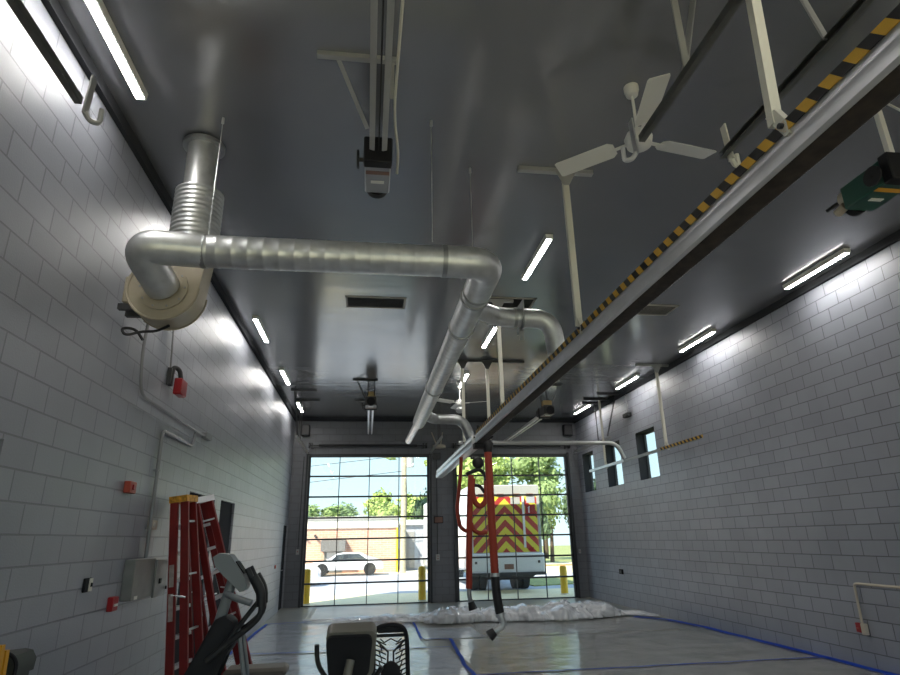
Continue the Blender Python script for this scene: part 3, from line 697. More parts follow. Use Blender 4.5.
c2 = thing('conduit', 'grey conduit rising from the electrical box and turning along the wall', 'conduit', (XL + .03, 6.8, 1.6))
link('pipe_run', tb(fil([(xx, 6.86, 1.60), (xx, 6.84, 2.94), (xx, 8.0, 2.94), (xx + .02, 8.02, 3.12)], .09), .02, 10), 'conduit_grey', c2)
bm = B()
for z in (1.9, 2.5): box(bm, XL, XL + .052, 6.815, 6.885, z, z + .02)
link('pipe_strap', bm, 'conduit_grey', c2)
c3 = thing('conduit', 'thin straight conduit dropping from the blower to the red horn', 'conduit', (XL + .02, 6.8, 3.6))
link('pipe_run', tb([(XL + .02, 6.76, 4.16), (XL + .02, 6.86, 3.62)], .010, 8), 'conduit_grey', c3)
hn = thing('alarm_horn', 'bright red box horn on a bent dark bracket below the blower', 'alarm', (XL, 7.0, 3.5))
link('swan_neck', tb(fil([(XL + .03, 6.86, 3.48), (XL + .05, 6.86, 3.68), (XL + .10, 6.93, 3.66), (XL + .11, 6.98, 3.56)], .06), .026, 10), 'dark_steel', hn)
link('base_box', bx(XL, XL + .05, 6.82, 6.92, 3.46, 3.66, .005), 'dark_steel', hn)
link('horn_body', bx(XL + .06, XL + .15, 6.90, 7.12, 3.37, 3.56, .012), 'red_plastic', hn)
link('horn_grille', bx(XL + .08, XL + .15, 6.892, 6.90, 3.39, 3.54), 'red_plastic', hn)

# ------------------------------------------------------------------ right and far wall fittings
rc = thing('conduit', 'beige conduit with a right angle bend low on the right wall', 'conduit', (XR, 8.0, 1.04))
xr = XR - .03
link('pipe_run', tb(fil([(xr, 4.6, 1.06), (xr, 7.98, 1.06), (xr, 7.99, .50)], .05), .017, 10), 'conduit_beige', rc)
link('end_box', bx(XR - .06, XR, 7.93, 8.0, .42, .56, .006), 'conduit_beige', rc)
rp = thing('fire_alarm_pull', 'small red box beside the end of the beige conduit on the right wall', 'fire alarm', (XR, 8.1, .42))
link('case', bx(XR - .05, XR, 8.01, 8.10, .44, .56, .006), 'red_plastic', rp); link('pull_handle', bx(XR - .06, XR - .05, 8.03, 8.08, .48, .50), 'orange_red', rp)
bo = thing('outlet', 'small black outlet low on the right wall near the far corner', 'outlet', (XR, 16.2, .75)); link('case', bx(XR - .04, XR, 15.9, 16.1, .78, .90, .005), 'black_plastic', bo); link('socket', bx(XR - .046, XR - .04, 15.95, 16.05, .81, .87), 'dark_steel', bo)
for lab, x0, x1, z0, z1, m_ in (('dark speaker box high in the right far corner', 6.26, 6.54, 4.86, 5.20, 'door_grey'), ('dark speaker box high in the left far corner', -2.06, -1.82, 4.82, 5.15, 'door_grey')):
    q = thing('wall_speaker', lab, 'speaker', (x0, D, z0), 'speaker boxes in the far corners'); link('case', bx(x0, x1, D - .2, D, z0, z1, .01), m_, q); link('speaker_grille', bx(x0 + .03, x1 - .03, D - .206, D - .2, z0 + .03, z1 - .03), 'dark_steel', q)
lb = thing('wall_sign', 'dark red display box on the pillar between the overhead doors', 'display', (2.1, D, 2.2)); link('case', bx(2.0, 2.28, D - .07, D, 2.20, 2.40, .006), 'black_plastic', lb); link('display_face', bx(2.02, 2.26, D - .074, D - .07, 2.22, 2.38), 'brown_label', lb)
rl_ = thing('wall_fixture', 'pale round fixture with a small box on the wall between the overhead doors', 'fixture', (2.1, D, 4.2))
link('round_head', tb([(2.15, D - .32, 4.42), (2.15, D - .32, 4.50)], .20, 24), 'conduit_beige', rl_); link('mount_box', bx(1.98, 2.22, D - .12, D, 4.10, 4.30, .006), 'dark_steel', rl_)
link('side_strut', bar(bar(bar(B(), (1.95, D - .05, 4.95), (2.08, D - .3, 4.5), .025), (2.3, D - .05, 4.95), (2.2, D - .3, 4.5), .025), (2.15, D, 4.46), (2.15, D - .3, 4.46), .04), 'conduit_beige', rl_)
bc = thing('button_station', 'grey push button box with conduit on the middle pillar', 'switch', (2.1, D, 1.2))
link('case', bx(2.05, 2.16, D - .06, D, 1.15, 1.32, .006), 'bar_grey', bc); link('pipe_run', tb([(2.1, D - .02, 1.3), (2.1, D - .02, 4.1)], .012, 8), 'dark_steel', bc)
link('push_button', disc(disc(B(), (2.105, D - .06, 1.27), .015, -.012), (2.105, D - .06, 1.2), .015, -.012), 'red_plastic', bc)
bc2 = thing('button_station', 'small grey push button box on the left pillar beside the overhead door', 'switch', (-2.0, D, 1.2))
link('case', bx(-2.02, -1.93, D - .05, D, 1.4, 1.55, .006), 'bar_grey', bc2); link('pipe_run', tb([(-1.97, D - .02, 1.5), (-1.95, D - .02, 4.2)], .012, 8), 'dark_steel', bc2)
link('push_button', disc(B(), (-1.975, D - .05, 1.48), .014, -.01), 'red_plastic', bc2)
bc3 = thing('button_station', 'small box on the right pillar beside the overhead door', 'switch', (6.45, D, 1.2)); link('case', bx(6.46, 6.53, D - .04, D, 1.25, 1.37, .005), 'bar_grey', bc3); link('push_button', disc(B(), (6.495, D - .04, 1.31), .013, -.01), 'red_plastic', bc3)
cb = thing('hanging_box', 'small dark box high on the right wall by the far window', 'box', (XR, 14.9, 4.5)); link('case', bx(XR - .12, XR, 14.3, 14.6, 4.66, 4.76, .006), 'black_plastic', cb); link('conduit_stub', tb([(XR - .03, 14.45, 4.76), (XR - .03, 14.45, ZC - .11)], .012, 8), 'conduit_grey', cb)

# ------------------------------------------------------------------ floor coverings
def sheet(label, x0, x1, y0, y1, seed, z=.004, m_='plastic_film'):
    bm = B(); nx, ny = max(8, int((x1 - x0) * 15)), max(8, int((y1 - y0) * 15)); V = []
    for j in range(ny + 1):
        row = []
        for i in range(nx + 1):
            x = x0 + (x1 - x0) * i / nx; yv = y0 + (y1 - y0) * j / ny
            n_ = noise.noise(Vector((x * 1.3 + seed, yv * 3.2, seed))); n2 = noise.noise(Vector((x * 4 + seed, yv * 5, 3)))
            ed = .02 * math.sin((x * 5 + yv * 3 + seed)) 
            row.append(bm.verts.new((x + (ed if i in (0, nx) else 0), yv + (ed if j in (0, ny) else 0), z + .006 + .004 * max(-.8, n_) + .002 * n2 + .016 * max(0, .32 - abs(noise.noise(Vector((x * 3.1 + seed, yv * 2.3, 7.7))) + .35 * noise.noise(Vector((x * 8, yv * 8, seed)))) ** .7))))
        V.append(row)
    for j in range(ny):
        for i in range(nx): bm.faces.new((V[j][i], V[j][i + 1], V[j + 1][i + 1], V[j + 1][i]))
    r = bmesh.ops.solidify(bm, geom=bm.faces[:], thickness=.002)
    return tag(link('plastic_sheet', bm, m_, smooth=80), label, 'plastic sheet', 'plastic sheets covering the floor')
sheet('plastic floor sheet on the left half reaching the far door', -2.22, 1.03, 11.1, 15.0, 1)
sheet('plastic floor sheet on the left nearest the exercise machines', -2.22, 1.44, 2.0, 11.0, 2)
sheet('small plastic floor sheet square between two blue tape lines under the nozzle', 1.08, 2.2, 11.95, 13.3, 5, .006)
sheet('greyish plastic floor sheet under the hanging orange hose', 1.52, 6.62, 8.84, 11.84, 3, m_='plastic_film_shaded')
sheet('plastic floor sheet on the right nearest the camera', 1.52, 6.62, 2.0, 8.76, 4, m_='plastic_film_shaded')
sheet('plastic floor sheet just in front of the crumpled heap on the right', 2.25, 6.55, 11.9, 13.9, 6, m_='plastic_film_shaded')
def tape(label, pts, w=.05, z=.02):
    bm = B(); P = []
    for i in range(len(pts) - 1):
        a, c = Vector((*pts[i], z)), Vector((*pts[i + 1], z)); k = max(1, int((c - a).length / .3))
        for q in range(k): P.append(a.lerp(c, q / k) + Vector((random.uniform(-.012, .012), 0, random.uniform(0, .006))))
    P.append(Vector((*pts[-1], z))); prev = None
    for i, p in enumerate(P):
        d = (P[min(i + 1, len(P) - 1)] - P[max(i - 1, 0)]).normalized(); n_ = Vector((-d.y, d.x, 0)) * w / 2
        cur = [bm.verts.new(p + n_), bm.verts.new(p - n_)]
        if prev: bm.faces.new((prev[0], prev[1], cur[1], cur[0]))
        prev = cur
    bmesh.ops.solidify(bm, geom=bm.faces[:], thickness=.0015)
    return tag(link('blue_tape', bm, 'blue_tape', smooth=0), label, 'tape', 'strips of blue tape on the floor')
tape('blue tape strip along the foot of the right wall', [(6.62, 3.0), (6.64, 9), (6.6, 12.0), (6.45, 13.2), (6.0, 13.9)], .13)
tape('blue tape strip along the foot of the left wall', [(-2.18, 6), (-2.2, 12.4), (-2.16, 15.0), (-1.2, 15.1)], .06)
tape('blue tape line running toward the camera left of the hose nozzle', [(1.47, 8.0), (1.46, 9.5), (1.56, 11.9)], .06)
tape('short blue tape line ending at the crumpled heap', [(1.05, 12.05), (1.06, 14.3)], .04)
tape('short blue tape line crossing between the two lengthwise tape lines', [(1.05, 12.02), (1.57, 11.9)], .035)
tape('thin blue tape line crossing the right half of the floor', [(1.5, 8.80), (6.6, 8.80)], .035)
tape('thin blue tape line crossing the left half behind the consoles', [(-2.1, 11.2), (1.45, 11.05)], .03)
# crumpled heap of film across the bay
def heap(name, label, path, wid, hei, seed, m_='plastic_heap', amp=1.0, nseg=120, nr=26):
    bm = B(); rings = []; P = [Vector((*p, 0)) for p in path]
    Ls = [0]
    for i in range(1, len(P)): Ls.append(Ls[-1] + (P[i] - P[i - 1]).length)
    for i in range(nseg + 1):
        s_ = Ls[-1] * i / nseg; k = 1
        while k < len(P) - 1 and Ls[k] < s_: k += 1
        u_ = (s_ - Ls[k - 1]) / (Ls[k] - Ls[k - 1]); c = P[k - 1].lerp(P[k], u_); w = wid[k - 1] + (wid[k] - wid[k - 1]) * u_; h = hei[k - 1] + (hei[k] - hei[k - 1]) * u_
        d = (P[k] - P[k - 1]).normalized(); n_ = Vector((-d.y, d.x, 0)); ring = []
        for j in range(nr + 1):
            a = PI * j / nr; q = Vector((s_ * 2.2, math.cos(a) * 1.6, seed)); f_ = 1 + amp * (.42 * noise.noise(q) + .30 * noise.noise(q * 2.7) + .18 * abs(noise.noise(q * 6)))
            ring.append(bm.verts.new(c + n_ * math.cos(a) * w * f_ + Vector((0, 0, .03 + max(0, math.sin(a) * h * f_)))))
        rings.append(ring)
    for i in range(nseg):
        for j in range(nr): bm.faces.new((rings[i][j], rings[i][j + 1], rings[i + 1][j + 1], rings[i + 1][j]))
        bm.faces.new((rings[i][0], rings[i][nr], rings[i + 1][nr], rings[i + 1][0]))
    bm.faces.new(rings[0]); bm.faces.new(rings[-1])
    return tag(link(name, bm, m_, smooth=180), label, 'plastic sheet', 'bundled plastic film across the bay')
heap('crumpled_plastic', 'crumpled heap of clear plastic film lying on the floor right of the nozzle', [(2.6, 14.3), (3.4, 14.2), (4.3, 14.2), (5.4, 14.2), (6.0, 14.4)], [.30, .45, .5, .45, .1], [.20, .24, .30, .24, .03], 3.3, nseg=150)
heap('crumpled_plastic', 'round bunched ball of plastic film behind the hose nozzle', [(1.35, 14.3), (1.7, 14.2), (2.1, 14.2), (2.55, 14.3)], [.25, .40, .38, .3], [.14, .25, .26, .2], 8.1, nseg=90)
heap('crumpled_plastic', 'low flat fold of plastic film trailing to the left door', [(-1.4, 15.2), (-.3, 15.0), (.6, 14.7), (1.4, 14.4)], [.08, .15, .22, .25], [.03, .06, .11, .15], 5.5, nseg=110)
heap('crumpled_plastic', 'thin end of the plastic film reaching the right wall', [(5.9, 14.35), (6.3, 14.0), (6.5, 13.7)], [.12, .14, .06], [.08, .06, .03], 1.5, nseg=40)
tag(link('floor_line', bx(-1.42, -1.30, 15.3, 18.3, 0, .003), 'kerb', smooth=0), 'white line painted on the floor before the left overhead door', 'floor marking')

# ------------------------------------------------------------------ stepladders
def ladder(label, base, top, wd, H_=2.42, wb=.52, wt=.30, rungs=7, cap='ladder_cap', gap=.14, gname='red stepladders leaning on the left wall'):
    t_ = thing('stepladder', label, 'ladder', base, gname)
    base, top = Vector(base), Vector(top); upv = (top - base).normalized(); w = Vector(wd).normalized(); w = (w - upv * w.dot(upv)).normalized(); n_ = w.cross(upv).normalized()
    Lh = (top - base).length
    def pt(u, v, d): return base + w * u + upv * v + n_ * d
    def rail(bm, u0, u1, d0, d1, a, c): bar(bm, pt(u0, 0, d0), pt(u1, Lh, d1), a, c, n_)
    for sgn in (-1, 1):
        link('front_rail', (lambda bm: (rail(bm, sgn * wb / 2, sgn * wt / 2, 0, 0, .032, .09), bm)[1])(B()), 'ladder_red', t_)
        link('rear_rail', (lambda bm: (rail(bm, sgn * (wb / 2 - .035), sgn * (wt / 2 - .03), gap, gap * .75, .030, .085), bm)[1])(B()), 'ladder_red', t_)
        bm = B(); rail(bm, sgn * (wb / 2 + .001), sgn * (wt / 2 + .001), -.042, -.042, .034, .008); link('rail_edge', bm, 'aluminium_bright', t_)
        bm = B()
        for a0, a1 in ((.60, .70), (.45, .57)):
            q0, q1 = [pt(sgn * (wb / 2 + (wt - wb) / 2 * a + .016), Lh * a, 0) for a in (a0, a1)]
            bar(bm, q0, q1, .003, .05, n_)
        link('label_sticker', bm, 'ladder_label', t_)
    for k in range(1, rungs + 1):
        v = Lh * k / (rungs + 1); u = wb / 2 + (wt - wb) / 2 * v / Lh
        link('step', bar(B(), pt(-u, v, 0), pt(u, v, 0), .03, .085, n_) if 0 else bar(B(), pt(-u, v, .0), pt(u, v, .0), .035, .08, n_), 'aluminium_bright', t_)
    bm = B()
    for k in (1, 3, 5, 7): 
        v = Lh * k / (rungs + 1) + .05; u = wb / 2 - .035 + (wt - wb) / 2 * v / Lh; bar(bm, pt(-u, v, gap * .85), pt(u, v, gap * .85), .02, .03, n_)
    link('rear_brace', bm, 'aluminium', t_)
    bm = B(); bar(bm, pt(-wt / 2 - .02, Lh + .02, .05), pt(wt / 2 + .02, Lh + .02, .05), .07, .20, n_); link('top_cap', bm, cap, t_)
    bm = B()
    for sgn in (-1, 1): bar(bm, pt(sgn * wb / 2, 0, 0), pt(sgn * wb / 2, .09, 0), .045, .09, n_)
    link('foot', bm, 'black_rubber', t_)
    bm = B()
    for sgn in (-1, 1): bar(bm, pt(sgn * .20, 1.24, .0), pt(sgn * .17, 1.20, gap), .010, .015, n_)
    link('spreader', bm, 'aluminium_bright', t_)
    return t_
ladder('red stepladder with orange cap leaning on the left wall, nearer the camera', (-1.83, 7.22, .02), (-2.10, 7.22, 2.20), (.16, .98, 0), wt=.24)
ladder('red stepladder with pale steps leaning in front of the dark door, farther one', (-1.50, 8.05, .02), (-2.10, 7.85, 2.22), (.36, .93, 0), cap='aluminium_bright', wb=.62, wt=.34)

# ------------------------------------------------------------------ elliptical trainer
et = thing('elliptical_trainer', 'black and grey elliptical trainer standing in front of the red stepladders', 'exercise machine', (-.95, 4.6, 0))
Y0, Y1 = 4.50, 4.74
bm = B(); prism(bm, [(-1.06, 1.66), (-1.02, 1.685), (-.95, 1.675), (-.92, 1.64), (-.83, 1.52), (-.815, 1.47), (-.83, 1.435), (-.86, 1.43), (-.90, 1.47), (-.97, 1.53), (-1.04, 1.60)], 'y', 4.56, 4.72)
link('console', bm, 'grey_plastic', et, 0)
scr = B(); box(scr, -.005, .005, 4.58, 4.70, -.05, .05); bmesh.ops.transform(scr, matrix=Matrix.Translation((-.875, 0, 1.588)) @ Matrix.Rotation(math.radians(-38), 4, 'Y'), verts=scr.verts); link('console_screen', scr, 'black_plastic', et)
link('console_mast', tb(fil([(-.925, 4.62, 1.50), (-1.0, 4.62, 1.18), (-1.12, 4.62, .75), (-1.2, 4.62, .3)], .15), .036, 12), 'grey_plastic', et)
link('fixed_handlebar', tb(fil([(-.945, 4.58, 1.42), (-.88, 4.50, 1.40), (-.76, 4.48, 1.365)], .08), .022, 10), 'grey_plastic', et)
bm = B(); prism(bm, [(-1.00, 1.27), (-.93, 1.285), (-.88, 1.25), (-.86, 1.13), (-.88, 1.08), (-.94, 1.02), (-1.0, .86), (-1.04, .5), (-1.0, .12), (-1.55, .12), (-1.5, .42), (-1.30, .72), (-1.17, .92)], 'y', 4.53, 4.72)
bmesh.ops.bevel(bm, geom=bm.edges[:], offset=.02, segments=2, affect='EDGES', profile=.5); link('front_shroud', bm, 'black_plastic', et)
for yy, dx in ((4.50, 0), (4.76, -.025)):
    link('moving_arm', tb(fil([(-1.02 + dx, yy, 1.02), (-.90 + dx, yy, 1.12), (-.76 + dx, yy, 1.22), (-.69 + dx, yy, 1.29), (-.705 + dx, yy, 1.40), (-.74 + dx, yy, 1.46), (-.81 + dx, yy, 1.585)], .07), [.018] * 2 + [.021] * 60 if 0 else .020, 10), 'black_rubber', et)
    link('hand_grip', tb(fil([(-.70 + dx, yy, 1.34), (-.705 + dx, yy, 1.44), (-.765 + dx, yy, 1.53)], .07), .032, 12), 'black_rubber', et)
    link('link_arm', tb([(-.93 + dx, yy, 1.10), (-.72 + dx, yy, 1.37)], .016, 8), 'black_rubber', et)
    link('lower_arm', tb([(-.84 + dx, yy + .02, 1.22), (-.78 + dx, yy + .02, .93), (-.70 + dx, yy + .02, .35)], .014, 8), 'grey_plastic', et)
    link('foot_pedal', bar(tb([(-.70 + dx, yy, .34), (-.36, yy, .30)], .03, 8), (-.66, yy, .36), (-.38, yy, .34), .13, .03), 'black_plastic', et)
link('flywheel', disc(B(), (-1.3, 4.50, .42), .26, .24, 'y', 28), 'grey_plastic', et)
link('base_frame', bar(bar(bar(B(), (-1.5, 4.62, .06), (-.3, 4.62, .06), .08), (-1.5, 4.32, .03), (-1.5, 4.92, .03), .06), (-.33, 4.32, .03), (-.33, 4.92, .03), .06), 'grey_plastic', et)

# weight bench behind the trainer
wb_ = thing('weight_bench', 'low padded bench behind the elliptical trainer, taupe top', 'bench', (-1.1, 7.3, 0))
link('pad', bx(-1.44, -.80, 7.10, 7.42, .42, .51, .03), 'pad_taupe', wb_)
bm = B(); bar(bm, (-1.4, 7.25, .4), (-.84, 7.25, .4), .05)
link('frame', bm, 'black_plastic', wb_)
for xx in (-1.36, -.88): link('leg', bar(bar(B(), (xx, 7.25, .4), (xx, 7.25, .04), .05), (xx, 7.08, .03), (xx, 7.44, .03), .05), 'black_plastic', wb_)

# ------------------------------------------------------------------ recumbent bike
rb = thing('recumbent_bike', 'recumbent exercise bike seen from behind its dark console, mesh seat beyond', 'exercise machine', (-.05, 3.8, 0))
def rbox(bm, c, w0, w1, h, d, tilt, bev=.02):
    """rounded console block: width w0 at top, w1 at bottom, tilted about X"""
    P_ = [(-w0 / 2, h / 2), (w0 / 2, h / 2), (w1 / 2, -h / 2), (-w1 / 2, -h / 2)]; b_ = B(); prism(b_, P_, 'y', -d / 2, d / 2)
    bmesh.ops.bevel(b_, geom=[e_ for e_ in b_.edges if abs(e_.verts[0].co.y - e_.verts[1].co.y) > .01], offset=bev * 1.6, segments=4, affect='EDGES', profile=.5)
    bmesh.ops.transform(b_, matrix=Matrix.Translation(c) @ Matrix.Rotation(math.radians(tilt), 4, 'X'), verts=b_.verts)
    me = bpy.data.meshes.new('t'); b_.to_mesh(me); b_.free(); bm.from_mesh(me); bpy.data.meshes.remove(me); return bm
link('console', rbox(B(), (-.062, 3.33, 1.235), .25, .22, .23, .085, 22), 'taupe_plastic', rb)
link('console_back', rbox(B(), (-.072, 3.285, 1.216), .228, .195, .205, .03, 22, .02), 'black_plastic', rb)
link('console_neck', tb(fil([(-.063, 3.26, 1.20), (-.085, 3.22, 1.10), (-.08, 3.35, .6), (-.06, 3.5, .35)], .12), .021, 14), 'taupe_plastic', rb)
link('handlebar', tb(fil([(-.232, 3.32, 1.265), (-.228, 3.33, 1.18), (-.17, 3.36, 1.09), (-.06, 3.36, 1.06), (.05, 3.36, 1.09), (.09, 3.34, 1.15)], .06), .012, 10), 'black_rubber', rb)
sb = B(); ys = 4.95
outer = [(.075, .70), (.072, .95), (.068, 1.07), (.095, 1.125), (.16, 1.14), (.235, 1.14), (.295, 1.12), (.318, 1.06), (.325, .95), (.335, .70)]
link('seat_back_frame', tb(fil([(u, ys + (1.14 - v) * .12, v) for u, v in outer] , .03), .017, 10), 'black_plastic', rb)
def zz(v): return ys + (1.14 - v) * .12
bar(sb, (.10, zz(1.10), 1.105), (.30, zz(1.1), 1.105), .02, .035, (0, 0, 1)); bar(sb, (.09, zz(1.06), 1.068), (.31, zz(1.06), 1.068), .012, .022, (0, 0, 1))
for sg in (-1, 1):
    c = .20; bar(sb, (c + sg * .105, zz(1.03), 1.035), (c + sg * .02, zz(.95), .955), .012, .022, (0, 1, 0)); bar(sb, (c + sg * .02, zz(.96), .96), (c + sg * .028, zz(.7), .70), .012, .03, (0, 1, 0))
    bar(sb, (c + sg * .08, zz(1.0), 1.045), (c + sg * .05, zz(1.0), 1.02), .008, .01, (0, 1, 0)); bar(sb, (c + sg * .05, zz(1.0), 1.02), (c, zz(1.0), 1.045), .008, .01, (0, 1, 0))
    for k in range(9):
        z = .74 + k * .033; x0 = c + sg * .035; x1 = c + sg * .115
        bar(sb, (x0, zz(z), z), (x1, zz(z), z + .035 * (1)), .008, .011, (0, 1, 0))
        if k % 2: bar(sb, (x0 + sg * .03, zz(z), z - .01), (x0 + sg * .055, zz(z), z + .06), .008, .009, (0, 1, 0))
ball(sb, (.20, zz(.8) - .03, .80), .075, (1, .4, 1.3))
link('seat_back_lattice', sb, 'black_plastic', rb)
link('seat_cushion', bx(.02, .38, 4.55, 4.98, .56, .64, .03), 'black_plastic', rb)
link('seat_rail', bar(bar(B(), (-.02, 3.5, .35), (.2, 5.0, .5), .08), (.2, 4.8, .5), (.2, 4.8, .6), .08), 'grey_plastic', rb)
link('drive_housing', bx(-.22, .10, 3.3, 3.85, .08, .62, .05), 'black_plastic', rb)
link('base_frame', bar(bar(bar(B(), (-.05, 3.3, .05), (.2, 5.1, .05), .08), (-.3, 3.35, .03), (.2, 3.35, .03), .06), (-.05, 5.1, .03), (.45, 5.1, .03), .06), 'grey_plastic', rb)
for sg in (-1, 1): link('pedal', bar(tb([(-.06 + sg * .12, 3.75, .42), (-.06 + sg * .22, 3.75, .42 + sg * .12)], .012, 8), (-.06 + sg * .2, 3.70, .42 + sg * .12), (-.06 + sg * .2, 3.82, .42 + sg * .12), .09, .03), 'black_rubber', rb)

# bins at the left edge
bn = thing('wheeled_bin', 'dark wheeled bin with rounded lid against the left wall at the bottom corner', 'bin', (-2.12, 4.3, 0))
bm = B(); prism(bm, [(-2.24, .10), (-1.90, .10), (-1.85, 1.10), (-2.27, 1.10)], 'y', 3.84, 4.0); link('body', bm, 'bin_green', bn)
link('lid', prism(B(), [(-2.27, 1.10), (-1.84, 1.10), (-1.835, 1.16), (-1.86, 1.20), (-1.90, 1.21), (-2.27, 1.18)], 'y', 3.82, 4.02), 'bin_green', bn)
link('rim', tb(fil([(-1.84, 3.82, 1.09), (-1.835, 3.82, 1.17), (-1.88, 3.82, 1.215), (-2.27, 3.82, 1.19)], .04), .010, 8), 'black_plastic', bn)
for yy in (3.84, 3.95): link('wheel', disc(B(), (-1.98, yy, .10), .10, .05, 'y', 20), 'black_rubber', bn)
yb = thing('yellow_sign', 'yellow plastic panel cut off by the left edge in front of the bin', 'sign', (-1.85, 3.6, 0))
bm = B(); prism(bm, [(-1.90, .02), (-1.76, .02), (-1.805, 1.285), (-1.90, 1.285)], 'y', 3.58, 3.61); link('front_leaf', bm, 'stair_yellow', yb)
bm = B(); prism(bm, [(-1.90, .02), (-1.78, .02), (-1.82, 1.25), (-1.90, 1.25)], 'y', 3.66, 3.69); link('back_leaf', bm, 'stair_yellow', yb)

# ------------------------------------------------------------------ outside
struct('ground', bx(-60, 70, -40, 140, -.45, -.20), 'grass')
struct('rear_apron', bx(-20, 25, -30, YB - .3, -.2, -.005), 'apron_concrete')
tag(link('apron', bx(-60, 40, D + .3, 22.2, -.1, -.005), 'apron_concrete', smooth=0), '', '', kind='structure')
def ex(name, b_, m_):
    o = link(name, b_, m_, smooth=0); o['kind'] = 'structure'; return o
del COL.objects['apron']['label'], COL.objects['apron']['category']
ex('road', bx(-60, 70, 22.2, 34.5, -.1, -.012), 'asphalt')
ex('forecourt', bx(-60, 5.2, 34.5, 60, -.1, .0), 'kerb')
tag(ex('verge', prism(B(), [(6.3, 23.4), (30, 30), (30, 31.5), (7.2, 27.5), (6.2, 25)], 'z', -.02, .03), 'grass'), 'strip of mown grass beyond the parked truck', 'grass', kind='stuff')
ex('gravel_lot', bx(5.4, 40, 31.5, 44, -.02, .02), 'apron_concrete')
tag(ex('mulch_bed', bx(6.8, 16, 38.2, 39.2, -.02, .08), 'mulch'), 'band of orange mulch below the trees beyond the truck', 'mulch', kind='stuff')

BY = 36.6
bd = thing('brick_building', 'single storey brick building with pale parapet across the road', 'building', (-6, BY, 0))
link('brick_wall', bx(-22, 1.72, BY, BY + 14, 0, 2.45), 'brick_front', bd)
link('parapet', bx(-22.1, 1.82, BY - .1, BY + 14, 2.45, 3.10), 'parapet', bd)
link('coping', bx(-22.15, 1.87, BY - .18, BY - .1, 2.92, 3.0), 'hood_grey', bd)
for x in (-2.55, -7.0):
    aw = link('awning', prism(B(), [(BY, 1.85), (BY, 1.25), (BY - .9, 1.2), (BY - .75, 1.75)], 'x', x, x + 1.35), 'awning_grey', bd)
    link('entrance', bx(x + .15, x + 1.2, BY - .04, BY, .05, 1.25), 'panel_grey', bd)
    w_ = link('window_pane', bx(x + .3, x + .9, BY - .06, BY - .04, .45, 1.15), 'car_white', bd)
for x in (-3.55, -2.95): link('wall_lamp', tube(bx(x - .05, x + .05, BY - .15, BY, 2.0, 2.12), [(x, BY - .16, 2.02), (x + .12, BY - .26, 1.98)], .06, 8), 'dark_steel', bd)
link('yellow_corner', bx(1.72, 1.86, BY - .12, BY + .2, 0, 2.45), 'yellow_paint', bd)
sh = thing('metal_shed', 'grey metal shed with a pale roof edge right of the brick building', 'building', (3, BY + 2, 0))
link('shed_wall', bx(2.2, 3.5, BY + 1.5, BY + 6, 0, 2.6), 'asphalt', sh); link('shed_door', bx(2.3, 2.9, BY + 1.44, BY + 1.5, 0, 2.2), 'hood_grey', sh); link('shed_roof', bx(2.1, 4.3, BY + 1.3, BY + 6, 2.6, 2.9), 'truck_white', sh)
link('pale_fence', bx(3.5, 4.6, BY + 2, BY + 2.05, 0, 2.5), 'truck_grey', sh)
up_ = thing('utility_pole', 'pale wooden utility pole rising right of the brick building', 'pole', (2.05, 35.2, 0))
link('pole', tb([(2.02, 35.2, 0), (2.06, 35.2, 4), (2.1, 35.2, 10)], [.17, .155, .13], 14), 'wood_pole', up_)
link('crossarm', bar(B(), (1.1, 35.15, 8.6), (3.1, 35.15, 8.6), .1), 'wood_pole', up_); link('transformer', tb([(2.42, 35.1, 5.75), (2.42, 35.1, 6.4)], .22, 14), 'truck_grey', up_)
for z0_, z1_ in ((6.1, 7.1), (5.2, 5.9)):
    tag(link('overhead_cable', tb([(-30, 35.1, z0_ - 2.6), (-9, 35.15, z0_ - .9), (2.0, 35.2, z0_ + .35)], .018, 5), 'dark_steel'), 'upper overhead cable crossing the sky to the utility pole' if z0_ > 6 else 'lower overhead cable crossing the sky to the utility pole', 'cable')
# yellow bollards
def bollard(x, y, lab, h=.98):
    b_ = thing('bollard', lab, 'bollard', (x, y, 0), 'yellow bollards outside the doors'); link('post', tb([(x, y, -.01), (x, y, h - .06), (x, y, h - .015), (x, y, h)], [.115, .115, .09, .03], 18), 'yellow_paint', b_)
    link('base_ring', tb([(x, y, -.01), (x, y, .03)], .135, 18), 'kerb', b_); return b_
bollard(-1.74, 19.3, 'yellow bollard at the left edge of the left overhead door')
bollard(1.70, 19.3, 'yellow bollard at the right edge of the left overhead door')
bollard(6.35, 19.9, 'yellow bollard seen through the right overhead door', .86)

# emergency truck
TX0, TX1, TY = 3.50, 6.02, 21.0
tk = thing('emergency_truck', 'white box truck with red and yellow chevrons on its back', 'truck', (4.76, TY, 0))
bm = B(); prism(bm, [(TX0, .72), (TX1, .72), (TX1, 3.44), (TX1 - .06, 3.52), (TX0 + .06, 3.52), (TX0, 3.44)], 'y', TY + .06, TY + 5.2); link('box_body', bm, 'truck_white', tk)
link('chevron_panel', bx(TX0 + .12, TX1 - .10, TY + .035, TY + .06, 1.27, 3.12), 'chevron', tk)
link('roof_strip', bx(TX0, TX1, TY + .02, TY + .06, 3.16, 3.50, .01), 'truck_grey', tk)
for x in (3.95, 4.62, 5.2, 5.68): link('marker_lamp', bx(x - .12, x + .12, TY - .0, TY + .02, 3.14, 3.22), 'brown_label', tk)
link('corner_moulding', box(bx(TX0, TX0 + .07, TY + .03, TY + .06, .72, 3.2), TX1 - .07, TX1, TY + .03, TY + .06, .72, 3.2), 'truck_grey', tk)
for x in (4.25, 5.42): link('door_rail', bx(x - .035, x + .035, TY - .03, TY + .035, 1.42 if x > 5 else 1.3, 3.12), 'truck_white', tk)
